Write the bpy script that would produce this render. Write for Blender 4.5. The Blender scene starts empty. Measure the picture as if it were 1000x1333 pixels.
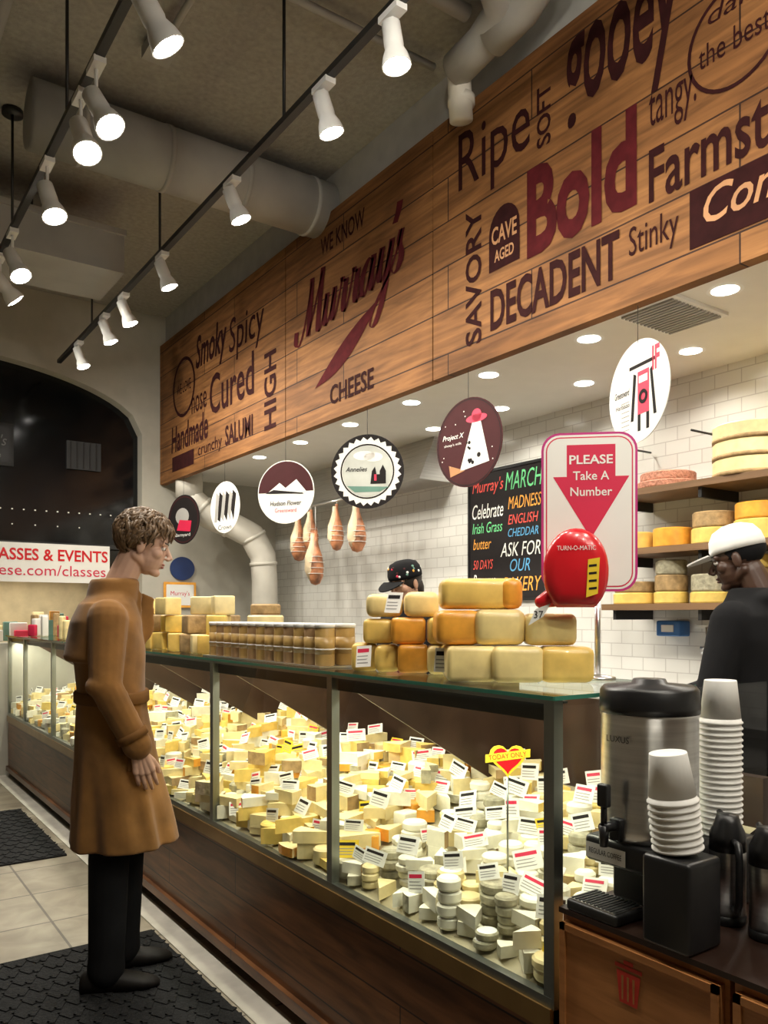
import bpy, bmesh, math, random
from mathutils import Matrix, Vector
rng = random.Random(7)
PI = math.pi
scene = bpy.context.scene

# ---------------------------------------------------------------- materials
MATS = {}
def mat(name, col, rough=0.6, metal=0.0, var=0.12, scale=8.0, bump=0.0, emis=None, estr=0.0, stretch=(1,1,1), coat=0.0, spec=0.5, sheen=0.0):
    if name in MATS: return MATS[name]
    m = bpy.data.materials.new(name); m.use_nodes = True
    nt = m.node_tree; b = nt.nodes["Principled BSDF"]
    b.inputs["Roughness"].default_value = rough
    b.inputs["Metallic"].default_value = metal
    b.inputs["Specular IOR Level"].default_value = spec
    b.inputs["Coat Weight"].default_value = coat
    b.inputs["Sheen Weight"].default_value = sheen
    tc = nt.nodes.new("ShaderNodeTexCoord"); mp = nt.nodes.new("ShaderNodeMapping")
    mp.inputs["Scale"].default_value = stretch
    nz = nt.nodes.new("ShaderNodeTexNoise"); nz.inputs["Scale"].default_value = scale; nz.inputs["Detail"].default_value = 4
    rp = nt.nodes.new("ShaderNodeValToRGB")
    rp.color_ramp.elements[0].position = 0.3; rp.color_ramp.elements[1].position = 0.7
    rp.color_ramp.elements[0].color = tuple(c*(1-var) for c in col)+(1,)
    rp.color_ramp.elements[1].color = tuple(min(1,c*(1+var)) for c in col)+(1,)
    nt.links.new(tc.outputs["Object"], mp.inputs["Vector"]); nt.links.new(mp.outputs["Vector"], nz.inputs["Vector"])
    nt.links.new(nz.outputs["Fac"], rp.inputs["Fac"]); nt.links.new(rp.outputs["Color"], b.inputs["Base Color"])
    if bump > 0:
        bp = nt.nodes.new("ShaderNodeBump"); bp.inputs["Strength"].default_value = bump; bp.inputs["Distance"].default_value = 0.02
        nt.links.new(nz.outputs["Fac"], bp.inputs["Height"]); nt.links.new(bp.outputs["Normal"], b.inputs["Normal"])
    if emis:
        b.inputs["Emission Color"].default_value = tuple(emis)+(1,); b.inputs["Emission Strength"].default_value = estr
    MATS[name] = m
    return m

def glass(name, tint=(0.93,0.98,0.95), hi=0.5):
    m = bpy.data.materials.new(name); m.use_nodes = True
    nt = m.node_tree; nt.nodes.clear()
    o = nt.nodes.new("ShaderNodeOutputMaterial"); mx = nt.nodes.new("ShaderNodeMixShader")
    t = nt.nodes.new("ShaderNodeBsdfTransparent"); g = nt.nodes.new("ShaderNodeBsdfGlossy")
    lw = nt.nodes.new("ShaderNodeLayerWeight"); lw.inputs["Blend"].default_value = 0.5
    pw = nt.nodes.new("ShaderNodeMath"); pw.operation='POWER'; pw.inputs[1].default_value=3.5
    mr = nt.nodes.new("ShaderNodeMapRange"); mr.inputs["To Min"].default_value=0.035; mr.inputs["To Max"].default_value=hi
    nt.links.new(lw.outputs["Facing"],pw.inputs[0]); nt.links.new(pw.outputs[0],mr.inputs["Value"])
    t.inputs["Color"].default_value = tint+(1,); g.inputs["Roughness"].default_value = 0.01
    nt.links.new(mr.outputs[0], mx.inputs[0]); nt.links.new(t.outputs[0], mx.inputs[1]); nt.links.new(g.outputs[0], mx.inputs[2])
    nt.links.new(mx.outputs[0], o.inputs[0])
    return m

def brick(name, c1, c2, mortar, bw, rh, ms, axes, rough=0.4, grain=0.0, bump=0.3, offset=0.5, gstretch=(1,1,1), gscale=10, spec=0.5):
    m = bpy.data.materials.new(name); m.use_nodes = True
    nt = m.node_tree; b = nt.nodes["Principled BSDF"]; b.inputs["Roughness"].default_value = rough
    b.inputs["Specular IOR Level"].default_value = spec
    tc = nt.nodes.new("ShaderNodeTexCoord"); sp = nt.nodes.new("ShaderNodeSeparateXYZ"); cb = nt.nodes.new("ShaderNodeCombineXYZ")
    nt.links.new(tc.outputs["Object"], sp.inputs[0])
    nt.links.new(sp.outputs[axes[0]], cb.inputs[0]); nt.links.new(sp.outputs[axes[1]], cb.inputs[1])
    br = nt.nodes.new("ShaderNodeTexBrick"); br.offset = offset
    br.inputs["Scale"].default_value = 1; br.inputs["Brick Width"].default_value = bw; br.inputs["Row Height"].default_value = rh
    br.inputs["Mortar Size"].default_value = ms; br.inputs["Mortar Smooth"].default_value = 0.1
    br.inputs["Color1"].default_value = c1+(1,); br.inputs["Color2"].default_value = c2+(1,); br.inputs["Mortar"].default_value = mortar+(1,)
    nt.links.new(cb.outputs[0], br.inputs["Vector"])
    src = br.outputs["Color"]
    if grain > 0:
        for (gs,sc,lo,p0,p1) in ((gstretch,gscale,1-grain,.32,.68),((1,1,1),1.1,1-grain*.75,.35,.65)):
            mp = nt.nodes.new("ShaderNodeMapping"); mp.inputs["Scale"].default_value = gs
            nz = nt.nodes.new("ShaderNodeTexNoise"); nz.inputs["Scale"].default_value = sc; nz.inputs["Detail"].default_value = 8; nz.inputs["Distortion"].default_value = 0.6
            rp = nt.nodes.new("ShaderNodeValToRGB")
            rp.color_ramp.elements[0].position = p0; rp.color_ramp.elements[1].position = p1
            rp.color_ramp.elements[0].color = (lo,lo*0.95,lo*0.9,1); rp.color_ramp.elements[1].color = (1.0,1.0,1.0,1)
            nt.links.new(tc.outputs["Object"], mp.inputs[0]); nt.links.new(mp.outputs[0], nz.inputs["Vector"]); nt.links.new(nz.outputs["Fac"], rp.inputs[0])
            mx = nt.nodes.new("ShaderNodeMix"); mx.data_type = 'RGBA'; mx.blend_type = 'MULTIPLY'; mx.inputs[0].default_value = 1.0
            nt.links.new(src, mx.inputs[6]); nt.links.new(rp.outputs[0], mx.inputs[7]); src = mx.outputs[2]
    nt.links.new(src, b.inputs["Base Color"])
    bp = nt.nodes.new("ShaderNodeBump"); bp.inputs["Strength"].default_value = bump; bp.inputs["Distance"].default_value = 0.004; bp.invert = True
    nt.links.new(br.outputs["Fac"], bp.inputs["Height"]); nt.links.new(bp.outputs[0], b.inputs["Normal"])
    return m

M_sign = brick("sign_wood", (0.38,0.175,0.060), (0.28,0.122,0.040), (0.05,0.02,0.01), 1.7, 0.24, 0.004, (1,2), 0.7, 0.52, 0.4, 0.37, (1,0.7,9), 3.2, .25)
M_base = brick("counter_wood", (0.30,0.125,0.046), (0.21,0.085,0.032), (0.03,0.012,0.006), 1.9, 0.16, 0.003, (1,2), 0.35, 0.6, 0.3, 0.4, (1,0.9,9), 3.5)
M_cab = brick("cabinet_wood", (0.56,0.25,0.085), (0.52,0.23,0.08), (0.3,0.12,0.04), 3, 3, 0.0, (1,2), 0.35, 0.3, 0.1, 0.4, (1,1.2,12), 4)
M_tile = brick("white_tile", (0.70,0.69,0.65), (0.66,0.65,0.61), (0.5,0.48,0.45), 0.16, 0.08, 0.003, (1,2), 0.2)
M_floor = brick("floor_tile", (0.48,0.43,0.34), (0.37,0.33,0.265), (0.15,0.13,0.11), 0.45, 0.45, 0.006, (0,1), 0.35, 0.45, 0.2, 0.0, (1,1,1), 5)
M_ceil = mat("rough_concrete", (0.33,0.315,0.285), 0.95, var=0.12, scale=30, bump=0.35)
M_wall = mat("cream_plaster", (0.46,0.44,0.38), 0.8, var=0.05)
M_bulk = mat("grey_plaster", (0.38,0.37,0.34), 0.85, var=0.08)
M_soff = mat("white_soffit", (0.76,0.74,0.69), 0.7, var=0.02)
M_text = mat("sign_lettering", (0.026,0.006,0.006), 0.8, var=0.25, scale=15, spec=.1)
M_textred = mat("sign_lettering_red", (0.070,0.008,0.010), 0.8, var=0.25, scale=15, spec=.1)
M_woodtxt = mat("bare_wood", (0.42,0.20,0.08), 0.6)
M_black = mat("black_plastic", (0.010,0.010,0.011), 0.35)
M_blackm = mat("black_metal", (0.015,0.015,0.015), 0.45)
M_white = mat("white_plastic", (0.8,0.8,0.78), 0.4, var=0.02)
M_paper = mat("white_paper", (0.80,0.79,0.75), 0.7, var=0.02)
M_steel = mat("brushed_steel", (0.68,0.68,0.68), 0.28, 1.0, var=0.12, scale=4, stretch=(1,1,30))
M_alu = mat("aluminium", (0.30,0.32,0.30), 0.35, 1.0, var=0.05)
M_duct = mat("duct_grey", (0.36,0.35,0.33), 0.7, var=0.08, scale=5)
M_pipe = mat("white_duct", (0.62,0.59,0.52), 0.6, var=0.05)
M_red = mat("red_plastic", (0.60,0.012,0.02), 0.25, var=0.04, coat=0.3)
M_pink = mat("red_print", (0.62,0.02,0.07), 0.5, var=0.03)
M_yel = mat("yellow_label", (0.85,0.60,0.03), 0.5, var=0.03)
M_mag = mat("magenta_edge", (0.5,0.03,0.2), 0.5)
M_maroon = mat("maroon_print", (0.055,0.012,0.014), 0.7, var=0.1, spec=.2)
M_char = mat("charcoal_print", (0.014,0.011,0.011), 0.7, var=0.1, spec=.2)
M_grey = mat("grey_print_lines", (0.3,0.29,0.28), 0.6)
M_green = mat("green_print", (0.12,0.25,0.2), 0.5)
M_glass = glass("case_glass",(0.95,0.99,0.96),0.35)
M_glasst = glass("top_glass", (0.85,0.95,0.9), 0.7)
M_gedge = mat("glass_edge", (0.05,0.20,0.14), 0.1, var=0.1)
M_lamp = mat("lamp_lens", (1,1,1), 0.5, emis=(1,0.96,0.9), estr=60, var=0)
M_down = mat("downlight_lens", (1,1,1), 0.5, emis=(1,0.95,0.85), estr=14, var=0)
M_led = mat("led_strip", (1,1,1), 0.5, emis=(1,0.96,0.82), estr=3, var=0)
M_night = mat("night_glass", (0.003,0.004,0.005), 0.12, var=0.2)
C_white = mat("cheese_white", (0.80,0.77,0.63), 0.5, var=0.08, scale=30)
C_cream = mat("cheese_cream", (0.80,0.67,0.35), 0.45, var=0.10, scale=25)
C_yel = mat("cheese_yellow", (0.78,0.57,0.15), 0.4, var=0.14, scale=25)
C_or = mat("cheese_orange", (0.80,0.36,0.045), 0.35, var=0.18, scale=20, coat=.2)
C_but = mat("cheese_butter", (0.86,0.58,0.15), 0.32, var=0.18, scale=14, coat=.25)
C_tan = mat("cheese_rind_tan", (0.38,0.25,0.11), 0.7, var=0.3, scale=30, bump=0.2)
C_grey = mat("cheese_rind_grey", (0.40,0.37,0.26), 0.85, var=0.3, scale=40, bump=0.3)
C_pale = mat("cheese_pale", (0.86,0.67,0.29), 0.35, var=0.2, scale=12, coat=.2)
M_tray = mat("case_tray", (0.40,0.35,0.22), 0.5)
M_darkpanel = mat("dark_brown_panel", (0.045,0.025,0.016), 0.3, var=0.4, scale=6)

# ---------------------------------------------------------------- mesh builder
class MB:
    def __init__(s): s.v=[]; s.f=[]; s.m=[]; s.s=[]; s.mats=[]
    def mi(s, m):
        if m not in s.mats: s.mats.append(m)
        return s.mats.index(m)
    def add(s, vs, fs, m, M=None, smooth=False):
        o=len(s.v); k=s.mi(m)
        if M is not None: vs=[M@Vector(v) for v in vs]
        s.v.extend([tuple(v) for v in vs])
        for f in fs: s.f.append(tuple(i+o for i in f)); s.m.append(k); s.s.append(smooth)
    def box(s, x0,x1,y0,y1,z0,z1, m, M=None):
        v=[(x,y,z) for x in (x0,x1) for y in (y0,y1) for z in (z0,z1)]
        s.add(v,[(0,1,3,2),(4,6,7,5),(0,4,5,1),(2,3,7,6),(0,2,6,4),(1,5,7,3)],m,M)
    def bbox(s, cx,cy,cz, sx,sy,sz, m, M=None, b=0.01):
        bm=bmesh.new(); bmesh.ops.create_cube(bm,size=1)
        for v in bm.verts: v.co=Vector((v.co.x*sx+cx,v.co.y*sy+cy,v.co.z*sz+cz))
        bmesh.ops.bevel(bm,geom=bm.edges[:],offset=b,segments=3,affect='EDGES',profile=0.5)
        bm.verts.index_update()
        s.add([v.co[:] for v in bm.verts],[[v.index for v in f.verts] for f in bm.faces],m,M,True); bm.free()
    def lathe(s, prof, m, M=None, n=20, smooth=True, sx=1, sy=1):
        vs=[];fs=[]
        for r,z in prof:
            for i in range(n):
                a=2*PI*i/n; vs.append((r*math.cos(a)*sx,r*math.sin(a)*sy,z))
        for k in range(len(prof)-1):
            for i in range(n):
                j=(i+1)%n; fs.append((k*n+i,k*n+j,(k+1)*n+j,(k+1)*n+i))
        if prof[0][0]>1e-5: fs.append(tuple(reversed(range(n))))
        if prof[-1][0]>1e-5: fs.append(tuple((len(prof)-1)*n+i for i in range(n)))
        s.add(vs,fs,m,M,smooth)
    def band(s, r0,z0,r1,z1,m,M,n=18):
        vs=[(r*math.cos(2*PI*i/n),r*math.sin(2*PI*i/n),z) for r,z in ((r0,z0),(r1,z1)) for i in range(n)]
        s.add(vs,[(i,(i+1)%n,n+(i+1)%n,n+i) for i in range(n)],m,M,True)
    def cyl(s, p0,p1,r0,r1,m,n=14,smooth=True):
        p0=Vector(p0);p1=Vector(p1);d=p1-p0;L=d.length
        q=d.to_track_quat('Z','Y').to_matrix().to_4x4()
        s.lathe([(r0,0),(r1,L)],m,Matrix.Translation(p0)@q,n,smooth)
    def tube(s, pts, r, m, n=10, smooth=True):
        pts=[Vector(p) for p in pts]; rs=r if isinstance(r,(list,tuple)) else [r]*len(pts)
        vs=[];fs=[]; up=None
        for k,p in enumerate(pts):
            if k==0: t=pts[1]-p
            elif k==len(pts)-1: t=p-pts[k-1]
            else: t=(pts[k+1]-p).normalized()+(p-pts[k-1]).normalized()
            t.normalize()
            if up is None:
                up=Vector((0,0,1)) if abs(t.z)<0.9 else Vector((1,0,0))
            a=t.cross(up).normalized(); b=a.cross(t).normalized(); up=b
            for i in range(n):
                q=2*PI*i/n; vs.append(p+a*math.cos(q)*rs[k]+b*math.sin(q)*rs[k])
        for k in range(len(pts)-1):
            for i in range(n):
                j=(i+1)%n; fs.append((k*n+i,(k+1)*n+i,(k+1)*n+j,k*n+j))
        fs.append(tuple(range(n))); fs.append(tuple(reversed([(len(pts)-1)*n+i for i in range(n)])))
        s.add(vs,fs,m,None,smooth)
    def ell(s, c, r, m, M=None, n=16, rot=None):
        h=n//2
        R = rot if rot is not None else Matrix.Identity(4)
        T=Matrix.Translation(c)@R@Matrix.Diagonal((r[0],r[1],r[2],1))
        if M is not None: T=M@T
        prof=[(math.sin(PI*k/h),-math.cos(PI*k/h)) for k in range(h+1)]
        prof[0]=(1e-4,-1); prof[-1]=(1e-4,1)
        s.lathe(prof,m,T,n)
    def cap(s, p0,r0,p1,r1,m,M=None,n=14):
        p0=Vector(p0);p1=Vector(p1);d=p1-p0;L=d.length
        q=d.to_track_quat('Z','Y').to_matrix().to_4x4()
        pr=[]
        for k in range(5): a=PI/2*k/4; pr.append((max(1e-4,r0*math.sin(a)),-r0*math.cos(a)))
        for k in range(5): a=PI/2*k/4; pr.append((max(1e-4,r1*math.cos(a)),L+r1*math.sin(a)))
        T=Matrix.Translation(p0)@q
        if M is not None: T=M@T
        s.lathe(pr,m,T,n)
    def poly(s, pts, m, M, z=0.0, th=0.0):
        n=len(pts)
        if th==0: s.add([(p[0],p[1],z) for p in pts],[tuple(range(n))],m,M)
        else:
            vs=[(p[0],p[1],z) for p in pts]+[(p[0],p[1],z+th) for p in pts]
            fs=[tuple(reversed(range(n))),tuple(range(n,2*n))]+[(i,(i+1)%n,n+(i+1)%n,n+i) for i in range(n)]
            s.add(vs,fs,m,M)
    def circ(s, cx,cy,r,m,M,z=0,th=0,n=32,ry=None):
        ry=ry or r
        s.poly([(cx+r*math.cos(2*PI*i/n),cy+ry*math.sin(2*PI*i/n)) for i in range(n)],m,M,z,th)
    def ring(s, cx,cy,r0,r1,m,M,z=0,n=40):
        vs=[];fs=[]
        for i in range(n):
            a=2*PI*i/n
            vs.append((cx+r0*math.cos(a),cy+r0*math.sin(a),z)); vs.append((cx+r1*math.cos(a),cy+r1*math.sin(a),z))
        for i in range(n):
            j=(i+1)%n; fs.append((2*i,2*i+1,2*j+1,2*j))
        s.add(vs,fs,m,M)
    def text(s, body, x0,y0,w,h, m, M, z=0.002, bold=0.0, shear=0.0, rot=0.0):
        vs,fs=textgeo(body,bold,shear)
        xs=[v[0] for v in vs]; ys=[v[1] for v in vs]
        ax,bx,ay,by=min(xs),max(xs),min(ys),max(ys)
        out=[]
        c,sn=math.cos(rot),math.sin(rot)
        for v in vs:
            x=(v[0]-ax)/(bx-ax)*w; y=(v[1]-ay)/(by-ay)*h
            out.append((x0+x*c-y*sn,y0+x*sn+y*c,z))
        s.add(out,fs,m,M)
    def script(s, strokes, x0,y0,sc,m,M,z=0.002,shear=.35,rot=0.1,thick=.26,thin=.08):
        c,sn=math.cos(rot),math.sin(rot)
        for st_ in strokes:
            P=[st_[0]]+list(st_)+[st_[-1]]; pts=[]
            for i in range(1,len(P)-2):
                for k in range(8):
                    t=k/8; q=[]
                    for d in (0,1):
                        a,b_,c_,e_=P[i-1][d],P[i][d],P[i+1][d],P[i+2][d]
                        q.append(.5*(2*b_+(c_-a)*t+(2*a-5*b_+4*c_-e_)*t*t+(3*b_-a-3*c_+e_)*t**3))
                    pts.append(q)
            pts.append(list(P[-1])); L=[];R=[]
            for i,p in enumerate(pts):
                a=pts[max(0,i-1)]; b_=pts[min(len(pts)-1,i+1)]
                dx,dy=b_[0]-a[0],b_[1]-a[1]; l=math.hypot(dx,dy) or 1
                w=thin+(thick-thin)*max(0,-dy/l)**1.2
                L.append((p[0]-w/2,p[1]+.03)); R.append((p[0]+w/2,p[1]-.03))
            vs=[];fs=[]
            for q in L+R:
                x=(q[0]+q[1]*shear)*sc; y=q[1]*sc
                vs.append((x0+x*c-y*sn,y0+x*sn+y*c,z))
            n=len(L)
            for i in range(n-1): fs.append((i,i+1,n+i+1,n+i))
            s.add(vs,fs,m,M)
    def build(s, name, parent=None, M=None):
        me=bpy.data.meshes.new(name); me.from_pydata(s.v,[],s.f)
        for m in s.mats: me.materials.append(m)
        me.polygons.foreach_set("material_index",s.m); me.polygons.foreach_set("use_smooth",s.s)
        me.update()
        o=bpy.data.objects.new(name,me); scene.collection.objects.link(o)
        if M is not None: o.matrix_world=M
        if parent: o.parent=parent
        return o
_tc={}
def textgeo(body,bold,shear):
    k=(body,bold,shear)
    if k in _tc: return _tc[k]
    cu=bpy.data.curves.new("t",'FONT'); cu.body=body; cu.size=1; cu.offset=bold; cu.shear=shear; cu.resolution_u=3
    o=bpy.data.objects.new("t",cu); scene.collection.objects.link(o)
    bpy.context.view_layer.update()
    dg=bpy.context.evaluated_depsgraph_get()
    me=bpy.data.meshes.new_from_object(o.evaluated_get(dg))
    r=([v.co[:] for v in me.vertices],[tuple(p.vertices) for p in me.polygons])
    bpy.data.objects.remove(o); bpy.data.curves.remove(cu); bpy.data.meshes.remove(me)
    _tc[k]=r; return r
def frame(o,ux,uy):
    ux=Vector(ux).normalized(); uy=Vector(uy).normalized(); n=ux.cross(uy)
    m=Matrix.Identity(4)
    for i in range(3): m[i][0]=ux[i]; m[i][1]=uy[i]; m[i][2]=n[i]; m[i][3]=o[i]
    return m
def facing(o, ang):
    a=math.radians(ang); n=Vector((math.cos(a),math.sin(a),0)); up=Vector((0,0,1))
    return frame(o, up.cross(n), up)
def empty(name, loc=(0,0,0)):
    e=bpy.data.objects.new(name,None); e.empty_display_size=0.1; e.location=loc
    scene.collection.objects.link(e); return e
def T(x,y,z,rz=0,sc=1): return Matrix.Translation((x,y,z))@Matrix.Rotation(rz,4,'Z')@Matrix.Scale(sc,4)
def remesh(mb,name,voxel,it,m,parent,M=None):
    o=mb.build(name)
    r=o.modifiers.new("r",'REMESH'); r.mode='VOXEL'; r.voxel_size=voxel; r.use_smooth_shade=True
    if it:
        sm=o.modifiers.new("s",'SMOOTH'); sm.factor=0.5; sm.iterations=it
    bpy.context.view_layer.update()
    me=bpy.data.meshes.new_from_object(o.evaluated_get(bpy.context.evaluated_depsgraph_get()))
    bpy.data.objects.remove(o)
    me.materials.clear(); me.materials.append(m)
    for p in me.polygons: p.use_smooth=True; p.material_index=0
    if M is not None: me.transform(M)
    o=bpy.data.objects.new(name,me); scene.collection.objects.link(o); o.parent=parent
    return o
def spot(name,loc,target,energy,size=100,blend=0.6,col=(1,0.93,0.82),rad=0.04,parent=None):
    l=bpy.data.lights.new(name,'SPOT'); l.energy=energy; l.spot_size=math.radians(size); l.spot_blend=blend; l.color=col; l.shadow_soft_size=rad
    o=bpy.data.objects.new(name,l); o.location=loc
    o.rotation_euler=(Vector(target)-Vector(loc)).to_track_quat('-Z','Y').to_euler()
    scene.collection.objects.link(o)
    if parent: o.parent=parent
    return o
def area(name,loc,rot,sx,sy,energy,col=(1,0.95,0.85)):
    l=bpy.data.lights.new(name,'AREA'); l.shape='RECTANGLE'; l.size=sx; l.size_y=sy; l.energy=energy; l.color=col
    o=bpy.data.objects.new(name,l); o.location=loc; o.rotation_euler=rot; scene.collection.objects.link(o); return o

XC=1.384; CEIL=4.46; YW=7.96; XB=4.1; XS=2.8
# ---------------------------------------------------------------- room shell
b=MB(); b.box(-3,XB+.1,-2.5,YW+2,-.1,0,M_floor); b.build("floor")
b=MB(); b.box(-3,XB+.1,-2.5,YW+2,CEIL,CEIL+.1,M_ceil); b.build("ceiling")
b=MB(); b.box(-3.1,-3,-2.5,YW+2,0,CEIL,M_wall); b.build("wall_left")
b=MB(); b.box(-3,XB+.1,-2.6,-2.5,0,CEIL,M_wall); b.build("wall_rear")
b=MB(); b.box(XB,XB+.1,-2.5,YW,0,2.9,M_tile); b.build("wall_right")
b=MB()
AX,AW=0.75,1.87
def archz(x): return 3.25+.58*math.sqrt(max(0,1-((x-AX)/AW)**2))
N=40; y0,y1=YW,YW+.16
xs=[AX-AW+2*AW*i/N for i in range(N+1)]
for i in range(N):
    a,c=xs[i],xs[i+1]; za,zc=archz(a),archz(c)
    b.add([(a,y0,za),(c,y0,zc),(c,y0,CEIL),(a,y0,CEIL)],[(0,1,2,3)],M_wall)
    b.add([(a,y0,za),(c,y0,zc),(c,y1,zc),(a,y1,za)],[(0,1,2,3)],M_wall)
b.box(-3,AX-AW,y0,y1,0,CEIL,M_wall); b.box(AX+AW,XB,y0,y1,0,CEIL,M_wall)
b.box(AX-AW,AX+AW,y0,y1,0,1.2,M_wall)
b.build("wall_back")
b=MB()
b.box(AX-AW,AX+AW,y1-.02,y1,1.9,3.9,M_night)
b.box(-.3,-.26,y0+.06,y1-.02,1.2,3.8,M_blackm); b.box(AX-AW,AX+AW,y0+.06,y1-.02,2.1,2.14,M_blackm)
dim=mat("dim_grey",(0.03,0.031,0.033),0.7); dimp=mat("dim_print",(0.2,0.2,0.2),0.6)
FB=facing((1.2,y1-.03,3.0),-90)
b.box(1.93,2.25,y1-.05,y1-.02,2.86,3.13,dim)
for k in range(5): b.box(1.96+.06*k,1.97+.06*k,y1-.055,y1-.05,2.87,3.12,M_black)
b.box(.9,1.46,y1-.05,y1-.02,2.83,3.22,dim); b.box(.94,1.43,y1-.055,y1-.05,2.86,3.19,M_black)
b.text("Murray's",-.2,-.02,.4,.13,dimp,FB,.03,shear=.3); b.text("cheese",-.05,-.1,.2,.05,dimp,FB,.03)
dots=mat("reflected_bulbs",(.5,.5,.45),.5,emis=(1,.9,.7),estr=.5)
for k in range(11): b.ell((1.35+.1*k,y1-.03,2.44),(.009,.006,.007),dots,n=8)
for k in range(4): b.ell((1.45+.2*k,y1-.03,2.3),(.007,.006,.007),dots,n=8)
b.build("window_1")
b=MB()
FB=facing((1.2,y0-.01,1.76),-90)
b.poly([(-1.4,0),(1.1,0),(1.1,.36),(-1.4,.36)],M_paper,FB,-.01,.01)
b.text("CLASSES & EVENTS",-.05,.2,1.13,.11,M_red,FB,.003,bold=.02)
b.text("murrayscheese.com/classes",-.6,.03,1.66,.13,M_pink,FB,.003)
b.build("classes_banner")
b=MB(); warm=mat("warm_room_wall",(.6,.5,.3),.8)
b.box(-1.1,2.62,YW+1.2,YW+1.25,.8,1.9,warm); b.box(-1.1,2.62,y1,YW+1.2,1.88,1.92,M_night)
b.box(-1.1,2.62,YW+.16,YW+1.2,1.15,1.2,M_tray); b.build("trim_window_ledge")
b=MB()
for k in range(60):
    x=rng.uniform(.3,2.5); y=YW+rng.uniform(.3,1.0); h=rng.uniform(.08,.3); w=rng.uniform(.04,.09)
    b.bbox(x,y,1.2+h/2,w*2,w,h,rng.choice([M_red,M_yel,C_yel,C_cream,M_paper,M_green,C_or,M_pink]),None,.01)
b.build("grocery_packages")
l=area("window_shelf_light",(1.2,YW+.7,1.86),(0,0,0),2.4,.3,20)

b=MB(); b.box(XS+.06,XS+.16,-2.5,YW,2.84,CEIL,M_bulk); b.build("wall_bulkhead")
b=MB(); b.box(XS+.03,XB,-2.5,YW,2.84,2.9,M_soff); b.build("ceiling_soffit")

# ---------------------------------------------------------------- wooden sign
b=MB()
for a,c in ((-1.2,.55),(.56,3.53),(3.54,5.27),(5.28,7.95)):
    b.box(XS,XS+.06,a,c,2.765,4.16,M_sign)
FS=frame((XS-.002,0,0),(0,-1,0),(0,0,1))
def st(body,ya,yb,za,zb,m=M_text,bold=.0,shear=0,rot=0):
    b.text(body,-ya,za,abs(ya-yb),zb-za,m,FS,.001,bold,shear,rot)
def stv(body,yc,za,zb,h,m=M_text,bold=.02):
    b.text(body,-yc+h/2,za,zb-za,h,m,FS,.001,bold,0,PI/2)
st("Ripe",3.31,2.78,3.62,4.02)
stv("SOFT",2.69,3.67,3.96,.09)
st("gooey",2.57,1.95,3.60,4.08,bold=.018,shear=.15)
st("Bold",2.80,2.16,3.17,3.60,M_textred,bold=.035)
st("tangy.",2.10,1.88,3.41,3.60)
st("Farmstead",2.10,1.33,3.15,3.37,bold=.015)
stv("SAVORY",3.19,2.87,3.58,.125,bold=.02)
st("DECADENT",3.06,2.25,2.90,3.11,bold=.025)
st("Stinky",2.2,1.96,2.93,3.09)
b.poly([(-1.91,2.89),(-1.0,2.89),(-1.0,3.12),(-1.91,3.12)],M_text,FS,.0005)
st("Complex",1.85,1.2,2.92,3.10,M_woodtxt,shear=.3,bold=.01)
pts=[(-3.07,3.2),(-2.85,3.2)]+[(-2.96+.11*math.cos(PI*k/12),3.38+.13*math.sin(PI*k/12)) for k in range(13)]
b.poly(pts,M_text,FS,.0005)
st("CAVE",3.05,2.87,3.33,3.42,M_woodtxt,.02); st("AGED",3.03,2.89,3.24,3.30,M_woodtxt,.02)
b.ring(-1.72,3.63,.185,.20,M_text,FS,.001); st("the best",1.87,1.58,3.57,3.66); st("dairy",1.83,1.55,3.70,3.79,shear=.2)
b.ring(-1.35,3.75,.14,.15,M_text,FS,.001)
st("Washed rind",1.25,.4,3.5,3.75,bold=.02); st("nutty",1.0,.3,3.1,3.35,bold=.02,shear=.2); st("FUNKY",1.2,.4,3.8,4.05,bold=.02)
st("WE KNOW",4.76,4.22,3.90,4.02,bold=.01)
SCR=[[(-.5,.5),(-.45,.1),(-.2,0),(.05,.5),(.22,1.75)],[(.22,1.85),(.30,1.2),(.36,.1)],[(.36,.1),(.6,.8),(.88,1.8)],[(.90,1.9),(.93,1.0),(.98,.15),(1.1,0),(1.25,.3),(1.36,.95)],
 [(1.38,.98),(1.38,.3),(1.5,0),(1.72,.3),(1.84,.95)],[(1.85,.98),(1.86,.25),(1.96,0),(2.12,.3),(2.26,1.08)],
 [(2.26,1.08),(2.34,.92),(2.52,.92)],[(2.52,.95),(2.5,.3),(2.6,0),(2.78,.3),(2.92,1.08)],[(2.92,1.08),(3.0,.92),(3.18,.92)],[(3.18,.95),(3.16,.3),(3.26,0),(3.42,.2)],
 [(3.95,.8),(3.78,.98),(3.56,.75),(3.48,.35),(3.6,.02),(3.8,.15),(3.98,.9)],[(4.0,.98),(3.99,.3),(4.1,0),(4.26,.3),(4.4,.95)],
 [(4.42,.98),(4.42,.3),(4.54,.03),(4.74,.3),(4.88,.95)],[(4.9,1.0),(4.86,.2),(4.75,-.6),(4.5,-1.05),(4.25,-.95),(4.4,-.5),(4.95,.05)],
 [(5.06,1.85),(5.04,1.6),(4.94,1.35)],[(4.95,.05),(5.2,.5),(5.34,1.05)],[(5.34,1.05),(5.3,.75),(5.48,.4),(5.42,.08),(5.2,.0),(5.08,.15)]]
b.script(SCR,-5.02,3.38,.215,M_textred,FS,thick=.3,thin=.1)
sw=[]
for k in range(13):
    t=k/12; sw.append((-4.84+t*.80,3.02+.38*t+.05*math.sin(PI*t)))
for k in range(12,-1,-1):
    t=k/12; sw.append((-4.84+t*.80,3.02+.38*t-.10*math.sin(PI*t)))
b.poly(sw,M_textred,FS,.001)
st("CHEESE",4.64,4.12,2.86,2.99,bold=.02)
b.ring(-7.3,3.6,.25,.28,M_text,FS,.001); st("WE LOVE",7.48,7.12,3.55,3.65)
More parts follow.
